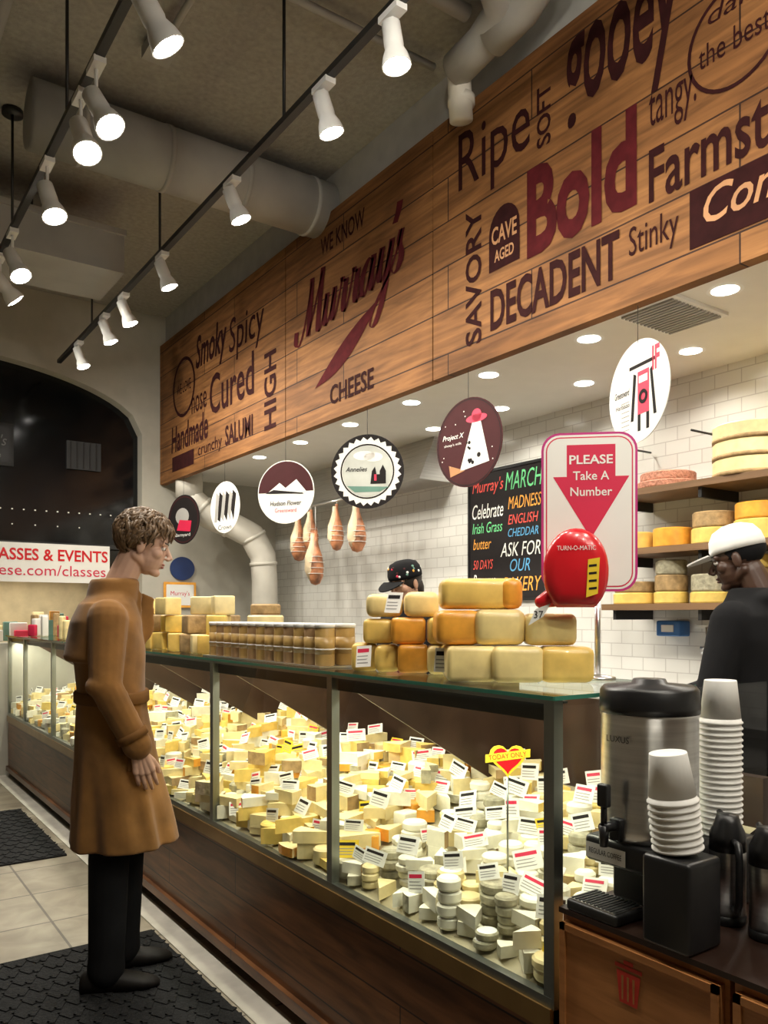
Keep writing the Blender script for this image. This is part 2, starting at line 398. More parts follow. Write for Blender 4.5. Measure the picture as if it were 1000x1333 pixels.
st("Smoky",7.0,6.32,3.6,3.98,bold=.02,shear=.2); st("Spicy",6.27,5.62,3.55,3.92,shear=.1)
st("Cured",6.68,5.8,3.20,3.55,bold=.01); st("Handmade",7.62,6.72,3.02,3.27,shear=.1,bold=.02); stv("HIGH",5.52,2.87,3.46,.2,bold=.02)
st("nose",7.1,6.75,3.3,3.45)
st("SALUMI",6.35,5.82,2.88,3.05,bold=.02); st("crunchy",6.95,6.42,2.86,3.0); b.poly([(-7.6,2.84),(-7.05,2.84),(-7.05,2.98),(-7.6,2.98)],M_text,FS,.001)
b.build("wooden_wall_sign")

# ---------------------------------------------------------------- recessed lights, vent
b=MB(); dl=[]
for k in range(9): dl.append((3.15,.5+.74*k))
for k in range(6): dl.append((3.73,1.1+.72*k))
for x,y in dl:
    M=T(x,y,2.838)
    b.ring(0,0,.055,.075,M_white,M,-.001); b.circ(0,0,.056,M_down,M,-.002)
b.build("recessed_downlights")
for i,(x,y) in enumerate(dl):
    spot("downlight_lamp",(x,y,2.82),(x,y,0),23,150,.5,(1,.945,.83),.05)
b=MB()
b.box(2.99,3.40,2.12,2.43,2.825,2.84,M_white)
for k in range(14): b.box(3.01+.027*k,3.022+.027*k,2.14,2.41,2.815,2.828,M_duct)
b.build("air_vent")

# ---------------------------------------------------------------- ducts and pipes
def rpipe(b,pts,r,m,n=20): b.tube(pts,r,m,n)
b=MB(); rpipe(b,[(.95,4.80,4.24),(2.86,4.80,4.24)],.185,M_duct,28)
for x in (1.2,1.7,2.2,2.7): rpipe(b,[(x,4.80,4.24),(x+.03,4.80,4.24)],.191,M_duct,28)
b.build("round_air_duct")
b=MB(); b.box(-.6,1.75,5.7,6.3,3.86,4.14,M_duct); b.box(-.6,1.76,5.68,6.32,4.12,4.16,M_duct)
for x in (-.2,1.2): b.cyl((x,6.0,4.14),(x,6.0,CEIL),.01,.01,M_blackm)
b.build("rectangular_air_duct")
b=MB()
for yy in (2.35,2.62):
    rpipe(b,[(1.2,yy,4.3),(2.2,yy,4.3),(2.45,yy+.03,4.28),(2.58,yy+.12,4.25),(2.62,yy+.3,4.22),(2.62,yy+.5,4.2)],.085,M_duct)
for k in range(22): 
    x=1.25+k*.045; rpipe(b,[(x,2.35,4.3),(x+.015,2.35,4.3)],.092,M_duct,18)
rpipe(b,[(2.62,3.1,4.22),(2.66,3.14,4.15),(2.68,3.15,3.98)],.06,M_pipe); rpipe(b,[(2.68,3.15,4.1),(2.68,3.15,4.06)],.07,M_pipe)
b.build("ceiling_pipes")
b=MB()
rpipe(b,[(.4,3.4,4.40),(2.7,3.4,4.40)],.02,M_duct,8); rpipe(b,[(1.45,3.4,4.40),(1.45,4.2,4.40)],.018,M_duct,8)
rpipe(b,[(.7,2.0,4.36),(.7,5.4,4.36)],.045,M_duct,12); rpipe(b,[(.2,2.9,4.3),(2.5,2.9,4.3)],.04,M_duct,12)
b.box(1.38,1.52,4.05,4.2,4.38,4.44,M_duct)
b.build("electrical_conduit")

# ---------------------------------------------------------------- track lights
def head(b,x,y,z,tx,ty,sc=1.0,drop=.10):
    d=Vector((tx,ty,-1)).normalized()
    p=Vector((x,y,z-.02)); b.box(x-.025,x+.025,y-.06,y+.06,z-.035,z-.01,M_white)
    b.cyl(p,(x,y,z-drop),.008,.008,M_white)
    c=Vector((x,y,z-drop))-d*.05*sc
    q=d.to_track_quat('Z','Y').to_matrix().to_4x4()@Matrix.Scale(sc,4)
    b.lathe([(.022,0),(.034,.01),(.036,.09),(.033,.10),(.046,.13),(.054,.165),(.054,.168),(.050,.168),(.040,.150),(.001,.149)],M_white,Matrix.Translation(c)@q,18)
    b.lathe([(.001,.150),(.040,.152),(.047,.166),(.030,.174),(.001,.1745)],M_lamp,Matrix.Translation(c)@q,18)
    return c+d*.19*sc,d
lamps=[]
b=MB(); XA=.934; ZT=3.75
b.box(XA-.018,XA+.018,-2.0,7.6,ZT-.012,ZT+.018,M_blackm)
for y in (-1,.7,2.3,3.9,5.2,7.3): b.cyl((XA,y,ZT),(XA,y,CEIL),.008,.008,M_blackm); b.cyl((XA,y,CEIL-.03),(XA,y,CEIL),.06,.06,M_blackm)
for y,tx,ty,en in ((2.78,.6,-.1,50),(3.42,.35,-.5,50),(3.66,.1,-.5,50),(4.30,.2,-.35,60),(5.20,.3,-.5,60),(5.6,.9,.1,90),(6.6,.9,.1,90)):  # last two heads are added, aimed across to brighten the sign
    lamps.append(head(b,XA,y,ZT,tx,ty,1.18,.17)+(en,))
for y,tx,ty in ((-1.4,1.2,.5),(-.4,1.4,.5),(.5,1.5,.6),(1.3,1.5,.6)):  # out-of-view heads added to give the room general light
    lamps.append(head(b,XA,y,ZT,tx,ty)+(82,))
b.build("track_light_rail")
b=MB(); XT=1.77
b.box(XT-.018,XT+.018,-2.0,7.68,ZT-.012,ZT+.018,M_blackm)
for y in (-1,.7,2.3,3.35,5.03,6.6): b.cyl((XT,y,ZT),(XT,y,CEIL),.008,.008,M_blackm); b.cyl((XT,y,CEIL-.03),(XT,y,CEIL),.06,.06,M_blackm)
for y,tx,ty,en in ((2.48,.1,-.1,50),(2.99,.3,-.1,50),(3.93,.4,-.15,66),(4.99,.4,-.1,72),(5.78,.4,-.1,72),(6.25,.4,-.1,72),(7.0,.3,-.2,60)):
    lamps.append(head(b,XT,y,ZT,tx,ty,1.05)+(en,))
for y,tx,ty in ((-1.2,0.2,.9),(.2,.2,.9)):  # more unseen heads, put on this rail as room fill
    lamps.append(head(b,XT,y,ZT,tx,ty)+(75,))
b.build("track_light_rail")
for p,d,en in lamps:
    spot("track_lamp",p,p+d,en,150,.7,(1,.93,.80),.05)

# ---------------------------------------------------------------- floor things
M_mat=mat("rubber_mat",(0.009,0.009,0.010),0.85,var=.3,scale=60,bump=.6,spec=.3)
def fmat(x0,x1,y0,y1):
    b=MB(); b.box(x0,x1,y0,y1,0.0,.010,M_mat)
    nx=int((x1-x0)/.045); ny=int((y1-y0)/.09)
    for i in range(nx):
        for j in range(ny):
            cx=x0+(i+.5)*(x1-x0)/nx; cy=y0+(j+.5)*(y1-y0)/ny
            b.box(-.014,.014,-.036,.036,.009,.014,M_mat,T(cx,cy,0,.5 if (i+j)%2 else -.5))
    b.build("rubber_floor_mat")
fmat(-.2,1.25,1.6,3.66); fmat(-.2,1.22,5.1,6.5)
b=MB(); b.box(1.27,XC,1.3,YW,0,.006,mat("pale_stone",(.55,.52,.46),.4,var=.15)); b.build("trim_floor_border")

# ---------------------------------------------------------------- cheese display case
case=empty("cheese_display_case")
Y0,Y1=1.30,7.9; ZTP=1.264; XK=2.3
b=MB()
b.box(XC,XK,Y0,Y1,.10,.50,M_base); b.box(XC+.04,XK,Y0,Y1,0,.10,M_blackm)
b.box(XC-.012,XC+.03,Y0,Y1,.50,.552,mat("bronze_trim",(.28,.17,.06),.3,.6))
b.box(XC,XK,Y0,Y1,.50,.56,M_tray)
b.box(XK-.04,XK,Y0+.25,Y1,.5,1.16,M_darkpanel); b.box(XK-.04,XK,Y0,Y0+.25,.5,.98,M_darkpanel)
b.box(XC-.02,XC+.01,Y0,Y1,.06,.10,M_base)
b.build("base",case)
posts=[1.31+.982*k for k in range(7)]
b=MB()
for y in posts+[Y1-.02]:
    b.box(XC-.005,XC+.025,y-.016,y+.016,.55,ZTP,M_alu)
b.box(XC-.006,XC+.02,Y0,Y1,.552,.575,M_alu)
b.box(XC-.004,XC+.016,Y0,Y1,ZTP-.012,ZTP,M_alu)
b.build("frame",case)
b=MB(); b.add([(XC+.003,Y0,.56),(XC+.003,Y1,.56),(XC+.003,Y1,ZTP),(XC+.003,Y0,ZTP)],[(0,1,2,3)],M_glass)
b.add([(XC,Y0,.56),(XK-.02,Y0,.56),(XK-.02,Y0,ZTP),(XC,Y0,ZTP)],[(0,1,2,3)],M_glass); b.build("front_glass",case)
b=MB(); b.add([(XC-.02,Y0-.02,ZTP+.01),(1.9,Y0-.02,ZTP+.01),(1.9,Y1,ZTP+.01),(XC-.02,Y1,ZTP+.01)],[(0,1,2,3)],M_glasst)
b.box(XC-.022,XC-.0195,Y0-.02,Y1,ZTP,ZTP+.010,M_gedge); b.box(XC-.02,1.9,Y0-.022,Y0-.0205,ZTP,ZTP+.010,M_gedge)
b.build("top_glass",case)
b=MB()
for y in posts[1:]:
    FD=frame((0,y+.02,0),(1,0,0),(0,0,1))
    b.poly([(XC+.03,ZTP-.02),(XK-.04,.74),(XK-.04,1.16),(XK-.04,ZTP-.02)],M_darkpanel,FD,0,.008)  # opaque dark triangles, modelled for the dark diagonal in each pane
b.build("dark_triangles",case)
b=MB(); b.cyl((XC+.05,Y0+.05,ZTP-.03),(XC+.05,Y1-.05,ZTP-.03),.011,.011,M_led)
b.box(XC+.02,XC+.08,Y0+.03,Y1-.03,ZTP-.016,ZTP-.010,M_blackm); b.box(XC+.020,XC+.026,Y0+.03,Y1-.03,ZTP-.055,ZTP-.010,M_blackm); b.build("led_tube",case)
for k in range(7):
    y=Y0+.5+.95*k
    a=area("case_strip_light",(XC+.07,y,ZTP-.06),(0,math.radians(-30),0),.03,.85,6.2,(1,.94,.74)); a.parent=case
SL=.31
b=MB(); b.add([(XC+.02,Y0+.02,.565),(XK-.04,Y0+.02,.565+SL*.856),(XK-.04,Y1-.02,.565+SL*.856),(XC+.02,Y1-.02,.565)],[(0,1,2,3)],M_tray); b.build("sloped_tray",case)

def wheel(b,M,r,h,side,top=None,n=18):
    e=min(.007,h*.22)
    b.band(r-e*.6,0,r,e,side,M,n); b.band(r,e,r,h-e,side,M,n); b.band(r,h-e,r-e,h,side,M,n)
    b.circ(0,0,r-e,top or side,M,h,0,n)
def wedge(b,M,r,h,ang,rind,paste,n=5):
    pts=[(0,0)]+[(r*math.cos(-ang/2+ang*k/n),r*math.sin(-ang/2+ang*k/n)) for k in range(n+1)]
    m=len(pts)
    vs=[(p[0]-r*.6,p[1],0) for p in pts]+[(p[0]-r*.6,p[1],h) for p in pts]
    b.add(vs,[tuple(reversed(range(m))),tuple(range(m,2*m)),(0,1,m+1,m),(m-1,0,m,2*m-1)],paste,M)
    b.add(vs,[(i,i+1,m+i+1,m+i) for i in range(1,m-1)],rind,M)
def card(b,x,y,z,w=.07,h=.05,az=None,cm=None):
    az=az if az is not None else 205+rng.uniform(-30,35)
    F=facing((x,y,z),az)@Matrix.Rotation(math.radians(rng.uniform(-32,-8)),4,'X')@Matrix.Rotation(rng.uniform(-.3,.3),4,'Z')
    b.poly([(-w/2,0),(w/2,0),(w/2,h),(-w/2,h)],cm or M_paper,F,0,.0015)
    b.poly([(-w*.42,h*.68),(w*.35,h*.68),(w*.35,h*.86),(-w*.42,h*.86)],rng.choice([M_char,M_char,M_pink]),F,.002)
    for k in range(3): b.poly([(-w*.42,h*(.16+.16*k)),(w*rng.uniform(.1,.4),h*(.16+.16*k)),(w*.3,h*(.21+.16*k)),(-w*.42,h*(.21+.16*k))],M_grey,F,.002)
b=MB(); cb=MB()
y=Y0+.06; ST=.078
while y<Y1-.1:
    near=y<2.25
    x=XC+.065; row=0
    while x<XK-.08:
        zb=.565+(x-XC-.02)*SL+.004
        if abs(((y-1.31+.02)%.982)-.02)<.03 and x>1.5: x+=.1; row+=1; continue
        p=rng.random(); jx=rng.uniform(-.012,.012); jy=rng.uniform(-.015,.015)
        z=zb
        if near and row<6+rng.randint(0,2):
            if p<.6:
                r=rng.uniform(.028,.046); h=rng.uniform(.02,.036)
                c=rng.choice([C_white,C_white,C_white,C_cream,C_grey,C_white]); k=rng.randint(2,4) if row<2 else rng.randint(1,3)
                for i in range(k):
                    wheel(b,T(x+jx+rng.uniform(-.006,.006),y+jy+rng.uniform(-.006,.006),z,0),r,h,c,rng.choice([c,c,M_paper])); z+=h+.001
            else:
                for i in range(rng.randint(1,2)):
                    h=rng.uniform(.03,.06); wedge(b,T(x+jx,y+jy,z,rng.uniform(0,6.28)),rng.uniform(.07,.10),h,rng.uniform(.5,.9),rng.choice([C_grey,C_white,C_tan]),rng.choice([C_white,C_white,C_cream])); z+=h
        else:
            if p<.68:
                for i in range(rng.randint(1,3)):
                    h=rng.uniform(.025,.06); wedge(b,T(x+jx,y+jy,z,rng.uniform(0,6.28)),rng.uniform(.09,.15),h,rng.uniform(.35,.9),rng.choice([C_grey,C_tan,C_tan,C_cream,C_yel,C_or]),rng.choice([C_yel,C_cream,C_cream,C_cream,C_white,C_white])); z+=h
            elif p<.85:
                r=rng.uniform(.04,.065); h=rng.uniform(.035,.07); c=rng.choice([C_cream,C_white,C_white,C_tan,C_yel,C_grey])
                wheel(b,T(x+jx,y+jy,z),r,h,c); z+=h
            else:
                sx,sy,h=rng.uniform(.06,.1),rng.uniform(.05,.09),rng.uniform(.04,.07)
                b.bbox(0,0,h/2,sx,sy,h,rng.choice([C_yel,C_cream,C_white,C_or]),T(x+jx,y+jy,z,rng.uniform(0,3)),.006); z+=h
        if rng.random()<(.44 if near else .34): card(cb,x,y,z+.002,w=rng.uniform(.055,.09),h=rng.uniform(.04,.062),cm=rng.choice([M_paper]*11+[M_yel]))
        x+=ST; row+=1
    y+=ST
b.build("cheeses",case); cb.build("price_cards",case)

b=MB(); F=facing((1.64,1.72,1.04),232)
hp=[]
for k in range(28):
    t=2*PI*k/28; hp.append((.0033*16*math.sin(t)**3,.0033*(13*math.cos(t)-5*math.cos(2*t)-2*math.cos(3*t)-math.cos(4*t))))
b.poly(hp,M_yel,F,0,.003); b.poly([(x*.8,y*.8) for x,y in hp],M_red,F,.004)
b.poly([(-.065,-.012),(.065,.006),(.065,.03),(-.065,.012)],M_yel,F,.005); b.text("TODAY ONLY",-.055,-.004,.11,.014,M_red,F,.006,rot=.12)
b.cyl((1.64,1.72,.70),(1.64,1.72,1.01),.003,.003,M_alu); b.build("heart_shaped_sign",case)

# ---------------------------------------------------------------- cheeses on top of the case
RZ=-math.radians(34.9); ZB=ZTP+.011
b=MB()
def blk(x,y,z,w,h,side,dep=.17,rz=RZ,bev=.022): b.bbox(0,dep*.25,h/2,w,dep,h,side,T(x,y,z,rz),bev)
for (x,y,z,w,h,m,dep) in (
  (1.487,1.706,0,.140,.098,C_pale,.18),(1.565,1.605,0,.140,.098,C_pale,.16),(1.665,1.515,0,.145,.098,C_but,.11),
  (1.475,1.750,.1,.125,.097,C_or,.18),(1.555,1.665,.1,.140,.099,C_pale,.16),(1.650,1.560,.1,.140,.088,C_pale,.10),
  (1.530,1.730,.2,.205,.087,C_but,.16),
  (1.60,1.85,0,.16,.098,C_but,.14),(1.60,1.87,.1,.15,.095,C_or,.14),
  (1.475,2.225,0,.085,.09,C_but,.14),(1.505,2.135,0,.085,.088,C_but,.14),(1.545,2.05,0,.10,.09,C_or,.14),(1.58,1.95,0,.09,.09,C_pale,.14),
  (1.50,2.18,.091,.10,.08,C_but,.13),(1.54,2.07,.091,.11,.085,C_or,.13),(1.59,1.96,.091,.09,.085,C_but,.13),
  (1.51,2.16,.177,.12,.075,C_pale,.13),(1.57,2.04,.177,.11,.08,C_pale,.13)):
    blk(x,y,ZB+z,w,h,m,dep,bev=rng.uniform(.014,.024))
blk(1.60,1.665,ZB+.2,.06,.087,C_or,.15)
for (x,y,z) in ((1.44,2.02,.19),(1.40,2.12,.02),(1.46,1.80,.02)): card(b,x,y,ZB+z,.05,.07,215)
b.build("cheese_wheel_stack")
b=MB(); cg=mat("canister_gold",(.42,.27,.09),.35,var=.15); ck=mat("canister_kraft",(.30,.18,.08),.6,var=.2)
for r in range(2):
    for k in range(13):
        x=1.45+.085*r; y=2.44+k*.078; M=T(x,y,ZB+.006)
        b.lathe([(.034,0),(.035,.003),(.035,.13),(.034,.132)],ck if k%2 else cg,M,18)
        b.lathe([(.0355,.04),(.0355,.10)],cg,M,18); b.lathe([(.0358,.055),(.0358,.06)],M_paper,M,18)
        b.lathe([(.037,.132),(.037,.145),(.034,.147)],M_white,M,18)
b.box(1.40,1.58,2.39,3.42,ZB,ZB+.006,M_steel)
b.build("biscuit_canisters")
b=MB()
for k in range(10):
    for t in range(rng.randint(2,3)):
        h=.09; blk(1.50+rng.uniform(-.02,.12),3.56+k*.105,ZB+t*.092,rng.uniform(.09,.13),h,rng.choice([C_cream,C_pale,C_yel,C_tan,C_but]),.12,rng.uniform(-1,.2),.008)
wheel(b,T(1.70,3.40,ZB+.0),.09,.12,C_tan); wheel(b,T(1.70,3.40,ZB+.122),.085,.06,C_cream,C_tan); wheel(b,T(1.70,3.40,ZB+.184),.07,.05,C_tan)
b.build("boxed_cheese_pile")
b=MB()
for k in range(34):
    x=rng.uniform(1.45,1.8); y=rng.uniform(4.85,7.7); h=rng.uniform(.08,.2)
    b.bbox(0,0,h/2,rng.uniform(.06,.12),rng.uniform(.03,.07),h,rng.choice([C_yel,C_cream,M_red,M_paper,C_tan,M_pink,C_pale]),T(x,y,ZB,rng.uniform(0,3)),.012)
b.build("snack_packages")

# ---------------------------------------------------------------- hanging discs
def disc(cx,cy,z,D,ang,style):
    b=MB(); F=facing((cx,cy,z),ang); r=D/2
    base={'ufo':M_maroon,'ring':M_char,'robot':M_paper,'half':M_paper,'dark':M_char,'flag':M_paper}[style]
    b.circ(0,0,r,base,F,-.004,.004,48)
    b.tube([F@Vector((0,r-.01,0)),Vector((cx,cy,2.775))],.0015,M_blackm,6)
    z1=.001
    if style=='ufo':
        b.ring(0,0,r*.95,r*.97,M_char,F,z1)
        b.circ(.06,.5*r,.075,M_pink,F,z1*2,0,24,.022); b.circ(.06,.5*r+.015,.035,M_pink,F,z1*2,0,20,.035)
        b.poly([(.03,.42*r),(.09,.42*r),(.15,-.5*r),(-.06,-.62*r)],M_paper,F,z1*2)
        for k in range(9): b.circ(rng.uniform(-.02,.1),rng.uniform(-.5,.1)*r,rng.uniform(.006,.014),M_char,F,z1*3,0,10)
        for k in range(12):
            a=rng.uniform(0,6.28); q=r*rng.uniform(.6,.9); b.circ(q*math.cos(a),q*math.sin(a),.004,M_paper,F,z1*2,0,6)
        b.text("Project X",-.8*r,.1*r,.16,.035,M_paper,F,z1*2,.01,.3); b.text("sheep's milk",-.75*r,-.03*r,.13,.018,M_paper,F,z1*2)
        b.poly([(-.6*r,-.45*r),(-.1*r,-.62*r),(-.55*r,-.72*r)],M_woodtxt,F,z1*2)
    if style=='ring':
        n=28
        pts=[]
        for k in range(n*2):
            a=2*PI*k/(n*2); q=r*(.93 if k%2 else .84); pts.append((q*math.cos(a),q*math.sin(a)))
        b.poly(pts,M_paper,F,z1); b.ring(0,0,r*.70,r*.74,M_char,F,z1*2); b.circ(0,0,r*.69,mat("grey_print",(.5,.52,.48),.5),F,z1*2)
        b.poly([(.02,-.08),(.12,-.08),(.12,.0),(.10,.04),(.08,0),(.08,-.02),(.06,-.02),(.05,.03),(.03,0)],M_char,F,z1*3)
        b.poly([(-.13,-.09),(.14,-.10),(.08,-.13),(-.08,-.13)],M_green,F,z1*3)
        b.circ(-.02,.10,.07,M_paper,F,z1*3,0,20,.03); b.circ(.04,.09,.06,M_paper,F,z1*3,0,20,.03)
        b.text("Annelies",-.14,.0,.14,.03,M_char,F,z1*4,.01,.3); b.poly([(.045,-.06),(.06,-.06),(.06,-.02),(.045,-.02)],M_pink,F,z1*4)
    if style=='robot':
        b.poly([(.0,-.10),(.08,-.10),(.08,.08),(.0,.08)],M_pink,F,z1); b.poly([(.01,.03),(.07,.03),(.07,.06),(.01,.06)],M_paper,F,z1*2)
        for q in (.0,.06): b.poly([(q,-.17),(q+.02,-.17),(q+.02,-.10),(q,-.10)],M_char,F,z1)
        b.poly([(-.05,-.12),(-.03,-.12),(-.01,.07),(-.03,.08)],M_char,F,z1); b.poly([(.11,-.12),(.13,-.12),(.10,.08),(.085,.07)],M_char,F,z1)
        b.ring(.04,-.03,.015,.03,M_char,F,z1*3); b.poly([(-.06,.10),(.12,.10),(.12,.115),(-.06,.115)],M_char,F,z1)
        b.text("IF",.10,.06,.05,.10,M_pink,F,z1,.03); b.text("Greensward",-.17,.0,.11,.03,M_char,F,z1,.01,.2); b.text("Harbison",-.16,-.05,.1,.02,M_char,F,z1)
        for k in range(7): b.poly([(-.12,.03-.02*k-.06),(-.06,.03-.02*k-.06),(-.06,.034-.02*k-.06),(-.12,.034-.02*k-.06)],M_duct,F,z1)
    if style=='half':
        pts=[(r*.97*math.cos(PI*k/20),r*.97*math.sin(PI*k/20)) for k in range(21)]
        b.poly(pts,M_maroon,F,z1); b.poly([(-.15,.0),(-.05,.07),(.0,.03),(.09,.09),(.17,.0),(.05,-.03)],M_paper,F,z1*2)
        b.poly([(-.17,-.005),(.15,-.02),(.14,-.012),(-.1,.02)],M_char,F,z1*3)
        b.text("Hudson Flower",-.13,-.10,.26,.035,M_char,F,z1*2,.01,.2); b.text("Greensward",-.09,-.15,.18,.03,M_pink,F,z1*2)
    if style=='dark':
        b.circ(-.02,.03,.10,M_duct,F,z1,0,20,.08); b.poly([(-.1,-.1),(.1,-.12),(.12,-.02),(-.06,.0)],M_pink,F,z1*2); b.text("Barnyard",-.12,-.17,.22,.04,M_paper,F,z1*2)
        b.ring(0,0,r*.9,r*.94,M_maroon,F,z1)
    if style=='flag':
        for k in range(6): b.poly([(-.16+.05*k,-.12+.02*k),(-.12+.05*k,-.12),(-.08+.05*k,.10),(-.13+.05*k,.14)],M_char if k%2 else M_duct,F,z1)
        b.text("Crown",-.1,-.19,.2,.04,M_char,F,z1)
    b.build("hanging_sign_disc")
disc(2.83,3.268,2.378,.476,186,'ufo'); disc(2.83,4.238,2.364,.47,225,'ring'); disc(2.83,2.18,2.403,.43,162,'robot')
disc(2.83,5.33,2.37,.47,214,'half'); disc(2.83,6.43,2.377,.44,190,'flag'); disc(2.83,7.386,2.365,.47,197,'dark')

# ---------------------------------------------------------------- take a number sign + dispenser
e=empty("take_a_number_sign",(1.816,1.537,ZB))
F=facing((1.78,1.537,1.750),227)
def rr(w,h,r,n=6):
    o=[]
    for cx,cy,a0 in ((w/2-r,h/2-r,0),(-w/2+r,h/2-r,90),(-w/2+r,-h/2+r,180),(w/2-r,-h/2+r,270)):
        for k in range(n+1):
            a=math.radians(a0+90*k/n); o.append((cx+r*math.cos(a),cy+r*math.sin(a)))
    return o
b=MB()
Fi=Matrix.Translation((-1.816,-1.537,-ZB))
F2=Fi@F
b.poly(rr(.265,.45,.05),M_mag,F2,-.003,.003); b.poly(rr(.252,.437,.045),M_paper,F2,.0005); b.poly(rr(.240,.425,.04),M_pink,F2,.001); b.poly(rr(.233,.418,.037),M_paper,F2,.0015)
b.poly([(-.062,.19),(.072,.19),(.072,.10),(.110,.10),(.005,-.075),(-.100,.10),(-.062,.10)],M_pink,F2,.002)
b.text("PLEASE",-.055,.135,.12,.026,M_paper,F2,.003,.02); b.text("Take A",-.045,.09,.10,.025,M_paper,F2,.003,.01); b.text("Number",-.052,.045,.115,.025,M_paper,F2,.003,.01)
b.build("panel",e)
b=MB(); b.cyl((0,0,0),(0,0,.26),.008,.008,M_steel); b.lathe([(.05,0),(.05,.008),(.012,.015)],M_steel,None,20)
b.cyl((0,0,.26),(0,0,.68),.007,.007,M_steel); b.build("pole",e)
b=MB()
F=facing((1.690,1.510,1.575),225); Fd=Fi@F
pts=[]
for k in range(33):
    t=k/32; a=math.radians(-60+300*t); rad=.085+.03*math.sin(a*1.0)**2*(0.6)
    pts.append((rad*math.cos(a)*1.0,rad*math.sin(a)*1.12))
prof=[(.0,0),(.55,.012),(.88,.022),(1,.04),(1,.085),(.9,.1),(.6,.108),(.0,.11)]
nn=len(pts); vs=[];fs=[]
for s_,z_ in prof:
    for p in pts: vs.append((p[0]*max(s_,.01),p[1]*max(s_,.01),z_-.03))
for k in range(len(prof)-1):
    for i in range(nn): j=(i+1)%nn; fs.append((k*nn+i,k*nn+j,(k+1)*nn+j,(k+1)*nn+i))
b.add(vs,fs,M_red,Fd,True)
b.cap((-.04,-.06,.02),.035,(-.09,-.08,.03),.018,M_red,Fd)
b.poly([(.025,-.07),(.055,-.06),(.06,.035),(.03,.03)],M_yel,Fd,.0815); 
for k in range(4): b.poly([(.032,-.05+.02*k),(.052,-.048+.02*k),(.052,-.042+.02*k),(.032,-.044+.02*k)],M_char,Fd,.082)
b.text("TURN-O-MATIC",-.05,.055,.10,.012,M_paper,Fd,.0805)
b.poly([(-.125,-.145),(-.085,-.12),(-.065,-.085),(-.105,-.10)],M_paper,Fd,.045,.001); b.text("37",-.11,-.125,.025,.02,M_char,Fd,.047)
b.cap((.02,.0,-.03),.02,(.07,.0,-.09),.02,M_red,Fd)
b.build("ticket_dispenser",e)

# ---------------------------------------------------------------- back-of-house
b=MB(); F=facing((XB-.02,4.30,2.05),180)
b.poly([(-.40,-.48),(.40,-.48),(.40,.48),(-.40,.48)],M_char,F,-.01,.012); 
for q in ((-.41,-.49,.41,-.47),(-.41,.47,.41,.49),(-.41,-.49,-.39,.49),(.39,-.49,.41,.49)): b.poly([(q[0],q[1]),(q[2],q[1]),(q[2],q[3]),(q[0],q[3])],M_black,F,.0,.008)
ch=lambda n,c: mat("chalk_"+n,c,.8,emis=None)
cr,cg2,cw,co,cbl=ch("red",(.7,.08,.06)),ch("green",(.15,.6,.25)),ch("white",(.75,.75,.7)),ch("orange",(.8,.35,.05)),ch("blue",(.1,.35,.6))
for t,x,y,w,h,m in (("Murray's",-.36,.30,.34,.12,cr),("MARCH",.0,.31,.37,.13,cg2),("Celebrate",-.36,.13,.34,.11,cw),("MADNESS",.03,.17,.33,.09,co),("ENGLISH",.03,.06,.3,.07,cr),("CHEDDAR",.03,-.03,.3,.06,cbl),
  ("Irish Grass",-.36,.02,.33,.08,cg2),("ASK FOR",-.05,-.17,.4,.1,cw),("OUR",.05,-.28,.2,.09,cbl),("BAKERY",-.02,-.42,.38,.1,co),("butter",-.35,-.1,.2,.08,co),("50 DAYS",-.35,-.25,.22,.07,cr),("Reserve",-.35,-.38,.25,.09,cw)):
    b.text(t,x,y,w,h,m,F,.004,.0,.25)
b.build("chalkboard")
M_shelf=mat("shelf_wood",(.20,.11,.05),.5,var=.2,stretch=(1,.2,4))
e=empty("cheese_shelf_rack",(3.9,2.0,1.5)); 
b=MB()
for z in (1.52,1.83,2.16):
    b.box(3.72-3.9,XB-.01-3.9,.3-2,3.12-2,z-.035-1.5,z-1.5,M_shelf)
    for y in (.6,1.6,2.5,3.05): b.box(3.75-3.9,XB-.01-3.9,y-2-.01,y-2+.01,z-.09-1.5,z-.035-1.5,M_blackm)
for y in (2.55,3.05,1.5): b.cyl((-.15,y-2,.93),(.18,y-2,.93),.006,.006,M_blackm)
b.build("shelves",e)
b=MB()
def sw_(x,y,z,r,h,side,top=None): wheel(b,T(x-3.9,y-2,z-1.5),r,h,side,top,28)
z=2.16
for k in range(3):
    sw_(3.90,2.30,z,.19,.085,C_cream,C_pale); b.lathe([(.193,.0),(.193,.018)],C_tan,T(.0,.30,z-1.5),28); z+=.088
bk=mat("basket_pink",(.45,.2,.13),.8,var=.3,scale=60,bump=.6)
sw_(3.90,2.80,2.16,.17,.04,bk); sw_(3.90,2.80,2.20,.15,.05,bk)
z=2.16
for k in range(2): sw_(3.89,1.65,z,.19,.1,C_pale,C_tan); z+=.103
RS=random.Random(11)
yy=2.99
while yy>.5:
    r=RS.uniform(.10,.13); z=1.83
    for k in range(RS.choice([2,2,2,1])):
        h=RS.uniform(.08,.12); c=RS.choice([C_yel,C_or,C_but,C_tan,C_but,C_yel])
        if z+h<2.10: sw_(3.86,yy,z,r,h,c,RS.choice([C_pale,C_yel,c])); z+=h+.003
        r*=.95
    yy-=.25
yy=2.99
while yy>.5:
    r=RS.uniform(.085,.125); z=1.52
    for k in range(RS.choice([2,2,3])):
        h=RS.uniform(.06,.09); c=RS.choice([C_grey,C_tan,C_pale,C_tan,C_yel,C_but])
        if z+h<1.77: sw_(3.86,yy,z,r,h,c,RS.choice([C_pale,c])); z+=h+.003
        r*=.95
    yy-=.24
b.build("cheeses",e)
b=MB(); b.box(3.6,XB-.01,.2,7.6,.88,.92,M_steel); b.box(3.66,XB-.01,.2,7.6,0.0,.88,M_duct)
b.build("steel_back_counter")
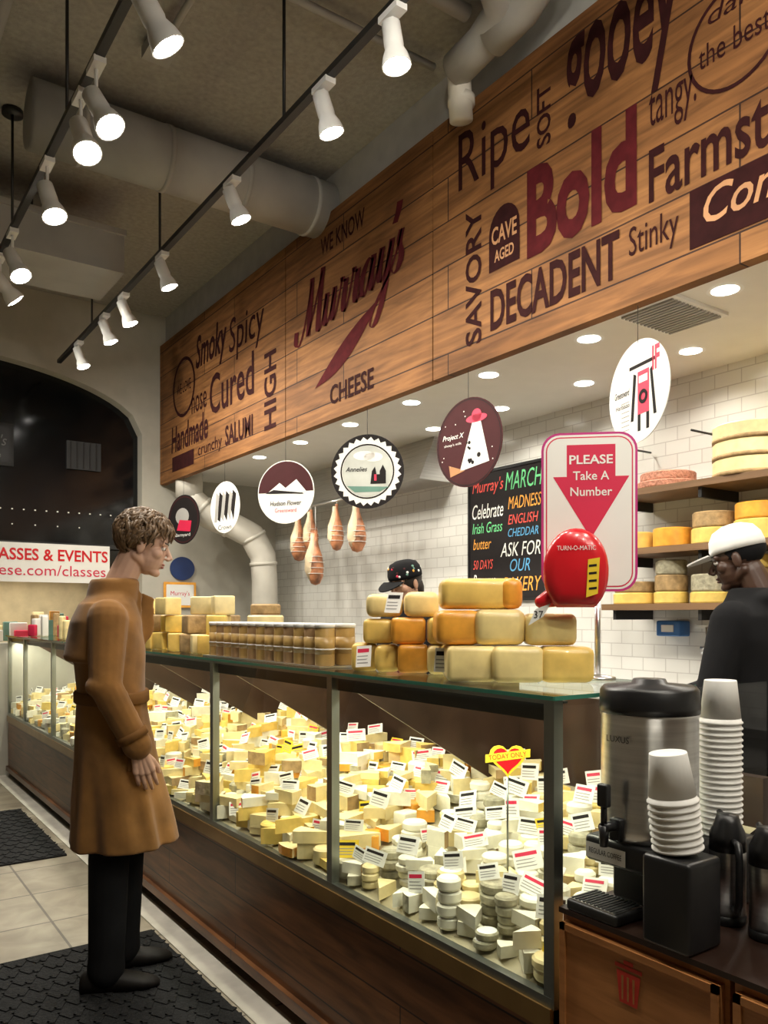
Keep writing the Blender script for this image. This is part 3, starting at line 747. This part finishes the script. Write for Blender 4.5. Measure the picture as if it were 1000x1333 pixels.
b=MB(); b.bbox(4.03,2.86,1.38,.10,.16,.09,mat("blue_plastic",(.04,.15,.4),.4),None,.01); b.box(3.975,3.98,2.82,2.90,1.36,1.40,M_paper); b.build("glove_box_dispenser")
b=MB(); b.box(4.06,4.09,2.1,2.74,1.38,1.40,M_steel)
for k in range(7):
    y=2.15+k*.085; b.cyl((4.05,y,1.39),(4.05,y,1.28),.004,.004,M_steel); b.lathe([(.001,0),(.03,.01),(.035,.05)],M_steel,T(4.05,y,1.23),12)
b.build("utensil_rail")
b=MB(); F=facing((3.03,YW-.012,1.93),-90)
b.circ(0,0,.13,mat("navy_enamel",(.01,.03,.12),.4),F,0,.01,32,.12); b.build("round_blue_plaque")
b=MB(); F=facing((3.0,YW-.02,1.66),-90); b.poly(rr(.34,.26,.01),C_or,F,0,.015); b.poly(rr(.29,.21,.01),M_paper,F,.017); b.text("Murray's",-.1,-.02,.2,.06,M_pink,F,.018); b.build("picture_frame")
b=MB(); pts=[(2.95,7.55,2.60),(3.15,7.50,2.42),(3.35,7.45,2.35),(3.55,7.4,2.25),(3.66,7.38,2.05),(3.68,7.38,1.8),(3.68,7.38,.93)]
sm=[]
for i in range(len(pts)-1):
    for k in range(4):
        t=k/4; sm.append(Vector(pts[i]).lerp(Vector(pts[i+1]),t))
sm.append(Vector(pts[-1]))
b.tube(sm,.13,M_pipe,20)
for i in (2,7,12,17,22): b.tube([sm[i],sm[i]+(sm[i+1]-sm[i]).normalized()*.03],.14,M_pipe,20)
b.tube([(2.95,7.55,2.60),(2.95,7.55,2.84)],.13,M_pipe,20)
b.build("exhaust_duct")
b=MB(); b.add([(3.75,4.9,2.5),(4.1,4.9,2.5),(4.1,6.8,2.5),(3.75,6.8,2.5),(3.9,4.9,2.84),(4.1,4.9,2.84),(4.1,6.8,2.84),(3.9,6.8,2.84)],[(0,1,2,3),(0,1,5,4),(2,3,7,6),(0,4,7,3)],M_steel)
b.build("steel_hood")
e=empty("hanging_hams",(3.6,6.1,2.4)); b=MB()
b.cyl((0,-1.0,.03),(0,.9,.03),.010,.010,M_steel)
for y in (-.9,.8): b.cyl((0,y,.03),(0,y,.43),.006,.006,M_steel)
ham=mat("ham_rind",(.46,.19,.09),.5,var=.7,scale=11); fat=mat("ham_fat",(.72,.58,.38),.5,var=.2,scale=14)
for k,(y,z,s) in enumerate(((.42,-.04,.85),(.12,-.20,1.0),(.20,.0,.75),(-.24,.0,.82),(-.56,-.02,.85))):
    M=T(0,y,z-.02,k*1.3)@Matrix.Scale(s,4)
    b.lathe([(.002,-.46),(.05,-.445),(.084,-.38),(.092,-.30),(.075,-.2),(.042,-.12),(.024,-.06),(.020,0),(.024,.02),(.002,.03)],ham,M,18,True,1,.8)
    b.lathe([(.040,-.41),(.080,-.33),(.074,-.2),(.044,-.12),(.027,-.06),(.024,.0)],fat,T(0,y,z-.02)@Matrix.Scale(s,4)@Matrix.Translation((-.018,.010,0)),18,True,1,.85)
    for q in (-.36,-.31,-.26,-.21): b.lathe([(.096 if q<-.25 else .082,q),(.096 if q<-.25 else .082,q+.004)],M_paper,M,18,True,1,.84)
    b.tube([(0,y,z),(0,y,.03)],.003,M_paper,6)
b.build("hams",e)

# ---------------------------------------------------------------- coffee station
ZC=.80
b=MB()
b.box(XC,2.15,.86,1.27,0.0,ZC-.012,M_cab); b.box(XC,2.15,.1,.85,0.0,ZC-.012,M_cab)
for (a,c) in ((.87,1.26),(.12,.84)):
    b.box(XC-.018,XC,a,c,.12,ZC-.03,M_cab)
    b.box(XC-.024,XC-.016,a,c,ZC-.045,ZC-.03,M_cab); b.box(XC-.024,XC-.016,a,a+.015,.12,ZC-.03,M_cab); b.box(XC-.024,XC-.016,c-.015,c,.12,ZC-.03,M_cab)
b.box(XC-.015,2.15,.08,1.27,ZC-.012,ZC,mat("dark_countertop",(.025,.012,.008),.3,var=.2))
F=facing((XC-.0185,1.075,.70),180)
ic=mat("orange_red_icon",(.50,.03,.015),.5)
b.poly([(-.022,-.045),(.022,-.045),(.030,.02),(-.030,.02)],ic,F,.001); b.poly([(-.034,.026),(.034,.026),(.034,.034),(-.034,.034)],ic,F,.001); b.poly([(-.012,.036),(.012,.036),(.012,.044),(-.012,.044)],ic,F,.001)
for q in (-.014,0,.014): b.poly([(q-.002,-.038),(q+.002,-.038),(q+.003,.012),(q-.003,.012)],M_cab,F,.002)
b.build("coffee_station_cabinet")
e=empty("coffee_urn",(1.54,1.155,ZC)); b=MB()
b.bbox(0,0,.13,.21,.20,.06,M_black,None,.012); b.bbox(.04,0,.06,.12,.18,.12,M_black,None,.01)
b.lathe([(.09,.155),(.10,.16),(.108,.18),(.108,.20),(.106,.205),(.106,.43),(.108,.435),(.108,.45)],M_steel,None,36)
b.lathe([(.109,.44),(.110,.455),(.108,.49),(.10,.50),(.04,.505),(.035,.515),(.001,.515)],M_black,None,36)
b.bbox(-.112,0,.19,.02,.03,.05,M_black,None,.005); b.cyl((-.12,0,.20),(-.16,0,.20),.012,.012,M_black); b.cyl((-.155,0,.205),(-.155,0,.16),.011,.009,M_black)
b.cyl((-.155,0,.205),(-.155,0,.25),.007,.007,M_black); b.bbox(-.155,0,.27,.018,.028,.05,M_black,None,.005)
F=frame((-.107,.03,.38),(0,-1,0),(0,0,1)); b.text("LUXUS",-.0,0,.06,.014,M_black,F,.003)
F=frame((-.106,.04,.09),(0,-1,0),(0,0,1)); b.poly([(-.05,.02),(.06,.02),(.06,.055),(-.05,.055)],M_paper,F,.003); b.text("REGULAR COFFEE",-.04,.032,.09,.012,M_char,F,.004)
b.build("urn",e)
b=MB(); b.bbox(0,0,.012,.10,.14,.024,M_blackm,None,.006)
b.box(-.045,.045,-.063,.063,.024,.027,M_steel)
for k in range(12): b.box(-.042,.042,-.060+.0105*k,-.055+.0105*k,.027,.029,M_blackm)
b.build("drip_tray",None,T(1.42,1.18,ZC))
def cups(b,n,M,r=.047):
    h=.0135
    for k in range(n):
        z=k*h; b.lathe([(r,z),(r+.002,z+.002),(r+.002,z+.005),(r-.001,z+.007),(r-.0025,z+h+.001)],M_paper,M,24)
    z=n*h; b.lathe([(r-.002,z),(r*.76,z+.085),(r*.74,z+.087),(r*.7,z+.085),(.001,z+.085)],M_paper,M,24)
b=MB(); b.bbox(1.725,1.09,.875,.11,.12,.15,M_black,None,.01); b.build("cup_stand")
b=MB(); cups(b,20,T(1.715,1.09,.951)); b.build("paper_cup_stack")
b=MB(); b.bbox(1.415,.985,.89,.11,.11,.18,M_black,None,.01); b.build("cup_stand")
b=MB(); cups(b,8,T(1.418,.995,.988)@Matrix.Rotation(math.radians(-6),4,Vector((.57,.82,0))),.049); b.build("paper_cup_stack")
def airpot(x,y,hh):
    b=MB(); b.lathe([(.036,0),(.038,.004),(.038,.02)],M_black,None,24); b.lathe([(.037,.02),(.0375,hh-.07),(.036,hh-.06)],M_steel,None,24)
    b.lathe([(.038,hh-.075),(.037,hh-.04),(.026,hh-.015),(.022,hh),(.001,hh+.002)],M_black,None,24)
    b.tube([(-.034,0,hh-.05),(-.06,0,hh-.05),(-.068,0,hh-.08),(-.066,0,.06),(-.058,0,.04),(-.036,0,.04)],.008,M_black,8)
    b.cyl((.02,0,hh-.02),(.05,0,hh-.005),.01,.006,M_black)
    b.build("coffee_carafe",None,T(x,y,ZC,.9))
airpot(1.60,1.00,.23); airpot(1.585,.90,.225)
b=MB(); b.box(-.05,.05,-.05,.05,0,.1,M_black)
for k in range(5): b.cyl((rng.uniform(-.03,.03),rng.uniform(-.03,.03),.09),(rng.uniform(-.05,.05),rng.uniform(-.05,.05),.2),.004,.004,rng.choice([M_paper,M_black,M_alu]))
b.build("stirrer_holder",None,T(1.78,.93,ZC))

# ---------------------------------------------------------------- people
def headprims(b,m):
    b.ell((-.012,0,.035),(.098,.077,.085),m,n=20); b.ell((.028,0,-.03),(.060,.060,.085),m,n=20)
    for s in (1,-1):
        b.cap((-.02,s*.046,-.050),.022,(.058,s*.012,-.095),.018,m); b.cap((.078,s*.010,.022),.012,(.066,s*.045,.022),.012,m)
        b.ell((.052,s*.040,-.022),(.026,.024,.026),m); b.ell((-.008,s*.078,-.008),(.018,.009,.032),m); b.ell((.100,s*.012,-.034),(.010,.008,.007),m)
    b.ell((.068,0,-.098),(.018,.02,.016),m); b.cap((.084,0,.012),.008,(.108,0,-.026),.011,m)
    b.ell((.083,0,-.058),(.011,.022,.0065),m); b.ell((.081,0,-.070),(.011,.019,.007),m)
    b.cap((-.035,0,-.06),.056,(-.065,0,-.22),.060,m)
def head_obj(parent,M,skin,eyecol=None):
    b=MB(); headprims(b,skin); remesh(b,"head",.0038,3,skin,parent,M)
    b=MB(); ew=mat("eye_white",(.7,.68,.65),.3); ei=mat("iris",(.03,.02,.015),.2); lip=mat("lips",(.35,.12,.1),.5)
    if parent.name.startswith("shop_assistant_in_black"): lip=mat("lips_dark",(.10,.04,.03),.5)
    for s in (1,-1):
        b.ell((.073,s*.031,.003),(.012,.013,.009),ew,M,12); b.ell((.081,s*.032,.002),(.005,.006,.006),ei,M,10)
        b.cap((.088,s*.014,.026),.004,(.076,s*.047,.026),.003,ei,M,8)
        b.cap((.083,s*.020,.012),.0035,(.074,s*.044,.008),.003,skin,M,8)
    b.ell((.0855,0,-.0585),(.0105,.021,.0055),lip,M,12); b.ell((.084,0,-.0695),(.0105,.018,.006),lip,M,12)
    b.build("face_features",parent)
def hair_obj(parent,M,m,n=260,seed=3,length=.075):
    r=random.Random(seed); b=MB()
    b.ell((-.022,0,.042),(.100,.084,.089),m,M,20)
    c=Vector((-.015,0,.038))
    for k in range(n):
        a=r.uniform(-PI,PI); e=r.uniform(-.55,1.45)
        if abs(a)<.95 and e<.62: continue
        if abs(a)<1.40 and e<.25: continue
        if abs(a)<2.1 and e<-.25: continue
        d=Vector((math.cos(a)*math.cos(e),math.sin(a)*math.cos(e),math.sin(e)))
        p=c+Vector((d.x*.102,d.y*.086,d.z*.090))
        if e>.55: t=Vector((-.15+.9*d.x+r.uniform(-.4,.4),.25+.9*d.y+r.uniform(-.4,.4),-.1-.6*abs(d.y)))
        else: t=Vector((-.20+r.uniform(-.25,.25),-.1+.2*d.y,-.9))
        t-=d*t.dot(d)*.95; t.normalize()
        L=length*r.uniform(.5,1.0)*(1 if e>.3 else .8)
        lift=r.uniform(.008,.020) if e>.4 else .009
        wv=r.uniform(-.014,.014); side=d.cross(t)
        pts=[p,p+t*L*.3+d*lift+side*wv,p+t*L*.6+d*lift*1.2-side*wv*.6-d*L*.10,p+t*L*.85-d*L*.24+side*wv*.5+d*.009,p+t*L*1.0-d*L*.38+d*.010]
        w=r.uniform(.0040,.0080)
        b.tube([M@q for q in pts],[w*.7,w,w,w*.7,.001],m,6)
    b.build("hair",parent)
def handprims(b,m):
    b.cap((0,0,.05),.026,(0,0,-.01),.023,m)
    ks=[(.030,-.083),(.010,-.088),(-.010,-.085),(-.029,-.077)]; Ls=[(.040,.024,.018),(.045,.028,.019),(.042,.026,.018),(.032,.020,.016)]
    for i,((kx,kz),L) in enumerate(zip(ks,Ls)):
        b.cap((kx*.55,0,-.01),.015,(kx,0,kz),.0125,m)
        p=Vector((kx,0,kz)); a=.30; sp=(kx)*1.6
        for j,l in enumerate(L):
            d=Vector((sp*.9,math.sin(a),-math.cos(a))).normalized(); q=p+d*l
            b.cap(p,.0092-.0008*j,q,.0085-.0008*j,m); p=q; a+=.38
    b.cap((.014,.004,-.02),.017,(.040,.012,-.055),.012,m); b.cap((.040,.012,-.055),.0115,(.050,.020,-.082),.010,m); b.cap((.050,.020,-.082),.0098,(.050,.028,-.103),.0078,m)
def loftring(b,secs,m,n=40,fold=None,M=None):
    vs=[];fs=[]
    for k,(z,cx,hx,hy,cy) in enumerate(secs):
        for i in range(n):
            a=2*PI*i/n; f=1
            if fold: f=1+fold(z,a)
            c,s=math.cos(a),math.sin(a)
            vs.append((cx+hx*f*math.copysign(abs(c)**.9,c),cy+hy*f*math.copysign(abs(s)**.9,s),z))
    for k in range(len(secs)-1):
        for i in range(n):
            j=(i+1)%n; fs.append((k*n+i,k*n+j,(k+1)*n+j,(k+1)*n+i))
    fs.append(tuple(reversed(range(n)))); fs.append(tuple((len(secs)-1)*n+i for i in range(n)))
    b.add(vs,fs,m,M,True)
def interp(secs,nsub=4):
    out=[]
    for i in range(len(secs)-1):
        for k in range(nsub):
            t=k/nsub; out.append(tuple(a+(c-a)*t for a,c in zip(secs[i],secs[i+1])))
    out.append(secs[-1]); return out

skin=mat("skin_light",(.55,.34,.25),.5,var=.06); skinD=mat("skin_dark",(.06,.028,.017),.45,var=.1); skinW=mat("skin_tan",(.48,.27,.18),.5,var=.06)
coatm=mat("brown_wool_coat",(.22,.105,.030),.95,var=.22,scale=9,bump=.15,sheen=.15,spec=.2); coatd=mat("coat_trim",(.155,.072,.021),.9,spec=.2)
blk_c=mat("black_cloth",(.006,.006,.007),.9,var=.3,spec=.2); shoe=mat("black_leather",(.010,.008,.007),.6,spec=.3)
hairm=mat("brown_hair",(.115,.068,.033),.5,var=.5,scale=60)
def man():
    e=empty("man_in_long_coat",(0.972,3.256,.014))
    R=Matrix.Rotation(math.radians(-17),4,'Z')
    b=MB()
    for s,fx in ((1,.03),(-1,-.03)):
        b.cap((0,s*.085,.92),.10,(fx,s*.09,.5),.078,blk_c); b.cap((fx,s*.09,.5),.078,(fx-.01,s*.10,.10),.068,blk_c)
        b.cap((fx-.01,s*.10,.115),.070,(fx-.01,s*.10,.075),.072,blk_c)
    b.ell((0,0,.93),(.13,.16,.12),blk_c)
    remesh(b,"trousers",.011,2,blk_c,e,R)
    b=MB()
    for s,fx in ((1,.03),(-1,-.03)):
        a=-.12*s
        Ms=R@T(fx,s*.10,0,-a)
        secs=[(-.105,.030,.055),(-.09,.038,.075),(-.04,.042,.085),(.02,.042,.075),(.08,.048,.058),(.13,.046,.045),(.17,.034,.034),(.19,.012,.018)]
        vs=[];fs=[];n=12
        for x,w,h in secs:
            for i in range(n):
                q=2*PI*i/n; yy=w*math.cos(q); zz=max(.0,h*.5+h*.5*math.sin(q)*1.0)
                if math.sin(q)<-.3: zz=0.001; yy*=1.05
                vs.append((x,yy,zz))
        for k in range(len(secs)-1):
            for i in range(n): j=(i+1)%n; fs.append((k*n+i,(k+1)*n+i,(k+1)*n+j,k*n+j))
        fs.append(tuple(range(n))); fs.append(tuple(reversed([(len(secs)-1)*n+i for i in range(n)])))
        b.add(vs,fs,shoe,Ms,True)
    b.build("shoes",e)
    def fold(z,a):
        k=max(0,min(1,(1.18-z)/.55))
        return k*(.050*math.sin(5*a+1.2+2*z)+.040*math.sin(9*a-3*z)+.022*math.sin(14*a+5*z))+(.018*math.sin(3*a+16*z)+.012*math.sin(7*a-22*z))*(1-k)
    secs=interp([(.545,.025,.205,.235,0),(.70,.012,.182,.225,0),(.85,-.003,.158,.210,0),(1.02,-.015,.137,.192,0),(1.15,-.022,.130,.190,0),(1.30,-.032,.137,.198,0),(1.42,-.038,.128,.198,0),(1.49,-.032,.107,.168,0),(1.53,-.015,.083,.105,0),(1.565,.0,.072,.078,0),(1.59,.005,.070,.074,0)],6)
    b=MB(); loftring(b,secs,coatm,72,fold)
    loftring(b,interp([(1.265,-.050,.140,.204,0),(1.28,-.050,.150,.208,0),(1.42,-.042,.136,.203,0),(1.49,-.035,.110,.172,0)],4),coatm,48,lambda z,a:.012*math.sin(4*a+20*z))
    for s in (-1,1):
        sh=Vector((-.033,s*.165,1.43)); el=Vector((-.040,s*.236,1.18)); wr=Vector((.068,s*.235,.965))
        b.cap(sh,.076,el,.060,coatm); b.cap(el,.060,wr,.053,coatm); b.cap(wr,.056,wr+(wr-el).normalized()*.01,.056,coatm)
        b.ell(el+Vector((-.01,0,0)),(.064,.060,.045),coatm)
        for (A,Bq,qs) in ((sh,el,(.45,.62,.78,.9)),(el,wr,(.12,.25,.42,.6,.78))):
            for i,q in enumerate(qs):
                c=A.lerp(Bq,q); w=(.073 if A is sh else .064)-.008*q
                rt=Matrix.Rotation(.5*(-1)**i,4,'Y')@Matrix.Rotation(.3*(-1)**i,4,'X')
                b.ell(c,(w,w-.002,.011),coatm,rot=rt)
    loftring(b,interp([(1.50,-.02,.10,.112,0),(1.545,-.014,.098,.100,0),(1.575,-.010,.095,.094,0),(1.585,-.010,.088,.086,0)],3),coatm,40)
    for s in (-1,1):
        b.poly([(0,0),(.055,-.02),(.065,-.16),(.01,-.24),(-.005,-.12)],coatm,Matrix.Translation((.092,s*.02,1.535))@Matrix.Rotation(s*math.radians(-62)+PI/2,4,'Z')@Matrix.Rotation(PI/2,4,'X')@Matrix.Rotation(.12,4,'X'),-.008,.018)
    remesh(b,"coat",.0068,2,coatm,e,R)
    b=MB()
    loftring(b,[(1.10,-.018,.140,.200,0),(1.105,-.018,.144,.204,0),(1.14,-.02,.144,.205,0),(1.145,-.02,.140,.200,0)],coatd,48,lambda z,a:.018*math.sin(3*a+16*z))
    for s in (-1,1):
        wr=Vector((.053,s*.2355,.993)); d=Vector((.108,0,-.215)).normalized()
        b.cyl(wr-d*.015,wr+d*.015,.061,.060,coatd,20)
        b.bbox(.045,s*.216,.93,.015,.012,.15,coatd,None,.004)
    for v in range(len(b.v)): b.v[v]=tuple(R@Vector(b.v[v]))
    b.build("coat_trim",e)
    H=R@T(.105,0,1.725,math.radians(-4))@Matrix.Rotation(math.radians(14),4,'Y')
    head_obj(e,H,skin); hair_obj(e,H,hairm,1200,5,.080)
    for s in (-1,1):
        b=MB(); handprims(b,skin)
        Mh=R@Matrix.Translation((.078,s*.234,.935))@Matrix.Rotation(math.radians(-14),4,'Y')
        if s==1: Mh=Mh@Matrix.Diagonal((1,-1,1,1))
        remesh(b,"hand",.0026,1,skin,e,Mh)
man()

def staff(name,loc,ang,scale,skinm,cloth,cap_fn,headyaw=0,apron=None):
    e=empty(name,loc); R=Matrix.Rotation(math.radians(ang),4,'Z')@Matrix.Scale(scale,4)
    b=MB()
    for s in (1,-1):
        b.cap((0,s*.09,.90),.095,(.01,s*.095,.5),.072,blk_c); b.cap((.01,s*.095,.5),.072,(-.01,s*.1,.09),.055,blk_c)
    b.ell((0,0,.93),(.125,.165,.12),blk_c); remesh(b,"trousers",.014,3,blk_c,e,R)
    b=MB()
    for s in (1,-1):
        b.ell((.05,s*.1,.045),(.13,.048,.045),shoe)
    for v in range(len(b.v)): b.v[v]=tuple(R@Vector(b.v[v]))
    b.build("shoes",e)
    b=MB(); loftring(b,interp([(.86,0,.14,.195,0),(1.0,0,.15,.20,0),(1.2,-.005,.155,.21,0),(1.35,-.01,.155,.225,0),(1.44,-.015,.135,.212,0),(1.50,-.015,.105,.14,0),(1.55,0,.08,.09,0)],4),cloth,40,lambda z,a:.02*math.sin(4*a+9*z))
    hands=[]
    for s in (-1,1):
        sh=Vector((-.01,s*.18,1.42)); el=Vector((.02,s*.26,1.15)); wr=Vector((.24,s*.14,1.10))
        b.cap(sh,.08,el,.065,cloth); b.cap(el,.065,wr,.048,cloth); hands.append((wr,el,s))
    b.ell((-.08,0,1.50),(.07,.12,.05),cloth); b.ell((-.10,0,1.44),(.05,.10,.07),cloth)
    remesh(b,"top",.011,3,cloth,e,R)
    if apron:
        b=MB(); loftring(b,[(.60,.01,.148,.17,0),(.9,.01,.15,.175,0),(1.3,.0,.152,.15,0)],apron,40)
        for v in range(len(b.v)): b.v[v]=tuple(R@Vector(b.v[v]))
        b.build("apron",e)
    for wr,el,s in hands:
        b=MB(); handprims(b,skinm); d=(wr-el).normalized()
        q=(-d).to_track_quat('Z','Y').to_matrix().to_4x4()
        remesh(b,"hand",.003,1,skinm,e,R@Matrix.Translation(wr+d*.03)@q)
    H=R@T(.03,0,1.665,math.radians(headyaw))@Matrix.Translation((.03,0,0))@Matrix.Rotation(math.radians(14),4,'Y')
    head_obj(e,H,skinm); cap_fn(e,H)
def whitecap(e,H):
    b=MB(); wc=mat("white_cap",(.75,.75,.73),.7)
    b.lathe([(.105,-.0),(.107,.02),(.100,.055),(.078,.088),(.04,.105),(.002,.11)],wc,H@T(-.012,0,.035),24,True,1,.84)
    pts=[(.06+.10*math.sin(PI*k/12)*1.0,.075*math.cos(PI*k/12)) for k in range(13)]
    b.poly(pts,wc,H@T(.03,0,.040)@Matrix.Rotation(.12,4,'Y'),0,.006)
    b.build("baseball_cap",e)
    b=MB(); b.ell((-.02,0,.03),(.099,.081,.07),blk_c,H,16); b.build("hair",e)
def floralcap(e,H):
    b=MB(); b.lathe([(.108,-.0),(.110,.02),(.104,.055),(.085,.085),(.045,.10),(.002,.104)],blk_c,H@T(-.012,0,.032),24,True,1,.86)
    pts=[(.06+.11*math.sin(PI*k/12),.08*math.cos(PI*k/12)) for k in range(13)]
    b.poly(pts,blk_c,H@T(.03,0,.038)@Matrix.Rotation(.3,4,'Y'),0,.006)
    r=random.Random(2)
    for k in range(26):
        a=r.uniform(-PI,PI); z=r.uniform(.01,.07); q=.104*(1-max(0,z-.03)*3.0)
        b.ell((q*math.cos(a)-.012,q*.86*math.sin(a),.032+z),(.009,.009,.009),r.choice([M_pink,C_or,M_green,M_paper,M_maroon]),H,8)
    b.build("floral_cap",e)
    b=MB(); dh=mat("dark_hair",(.02,.013,.01),.5); b.ell((-.02,0,.02),(.102,.084,.075),dh,H,16); b.ell((-.07,0,-.04),(.05,.07,.08),dh,H,16); b.build("hair",e)
staff("shop_assistant_in_black_hoodie",(3.045,1.795,0),94,1.01,skinD,blk_c,whitecap,20)
staff("shop_assistant_in_floral_cap",(2.80,3.73,0),190,.985,skinW,blk_c,floralcap,0,apron=mat("maroon_apron",(.2,.02,.02),.8))

# ---------------------------------------------------------------- world, camera
w=bpy.data.worlds.new("world"); scene.world=w; w.use_nodes=True
w.node_tree.nodes["Background"].inputs[0].default_value=(.02,.02,.025,1); w.node_tree.nodes["Background"].inputs[1].default_value=1
cam=bpy.data.cameras.new("camera"); co_=bpy.data.objects.new("camera",cam); scene.collection.objects.link(co_)
co_.location=(0,0,1.46); co_.rotation_euler=(PI/2,0,-math.radians(34.92))
cam.sensor_fit='VERTICAL'; cam.sensor_height=36; cam.sensor_width=27; cam.lens=36*1050/1333; cam.shift_y=133.5/1333
cam.clip_start=.05
scene.camera=co_
scene.view_settings.view_transform='Standard'
scene.view_settings.look='None'
scene.view_settings.exposure=-0.27
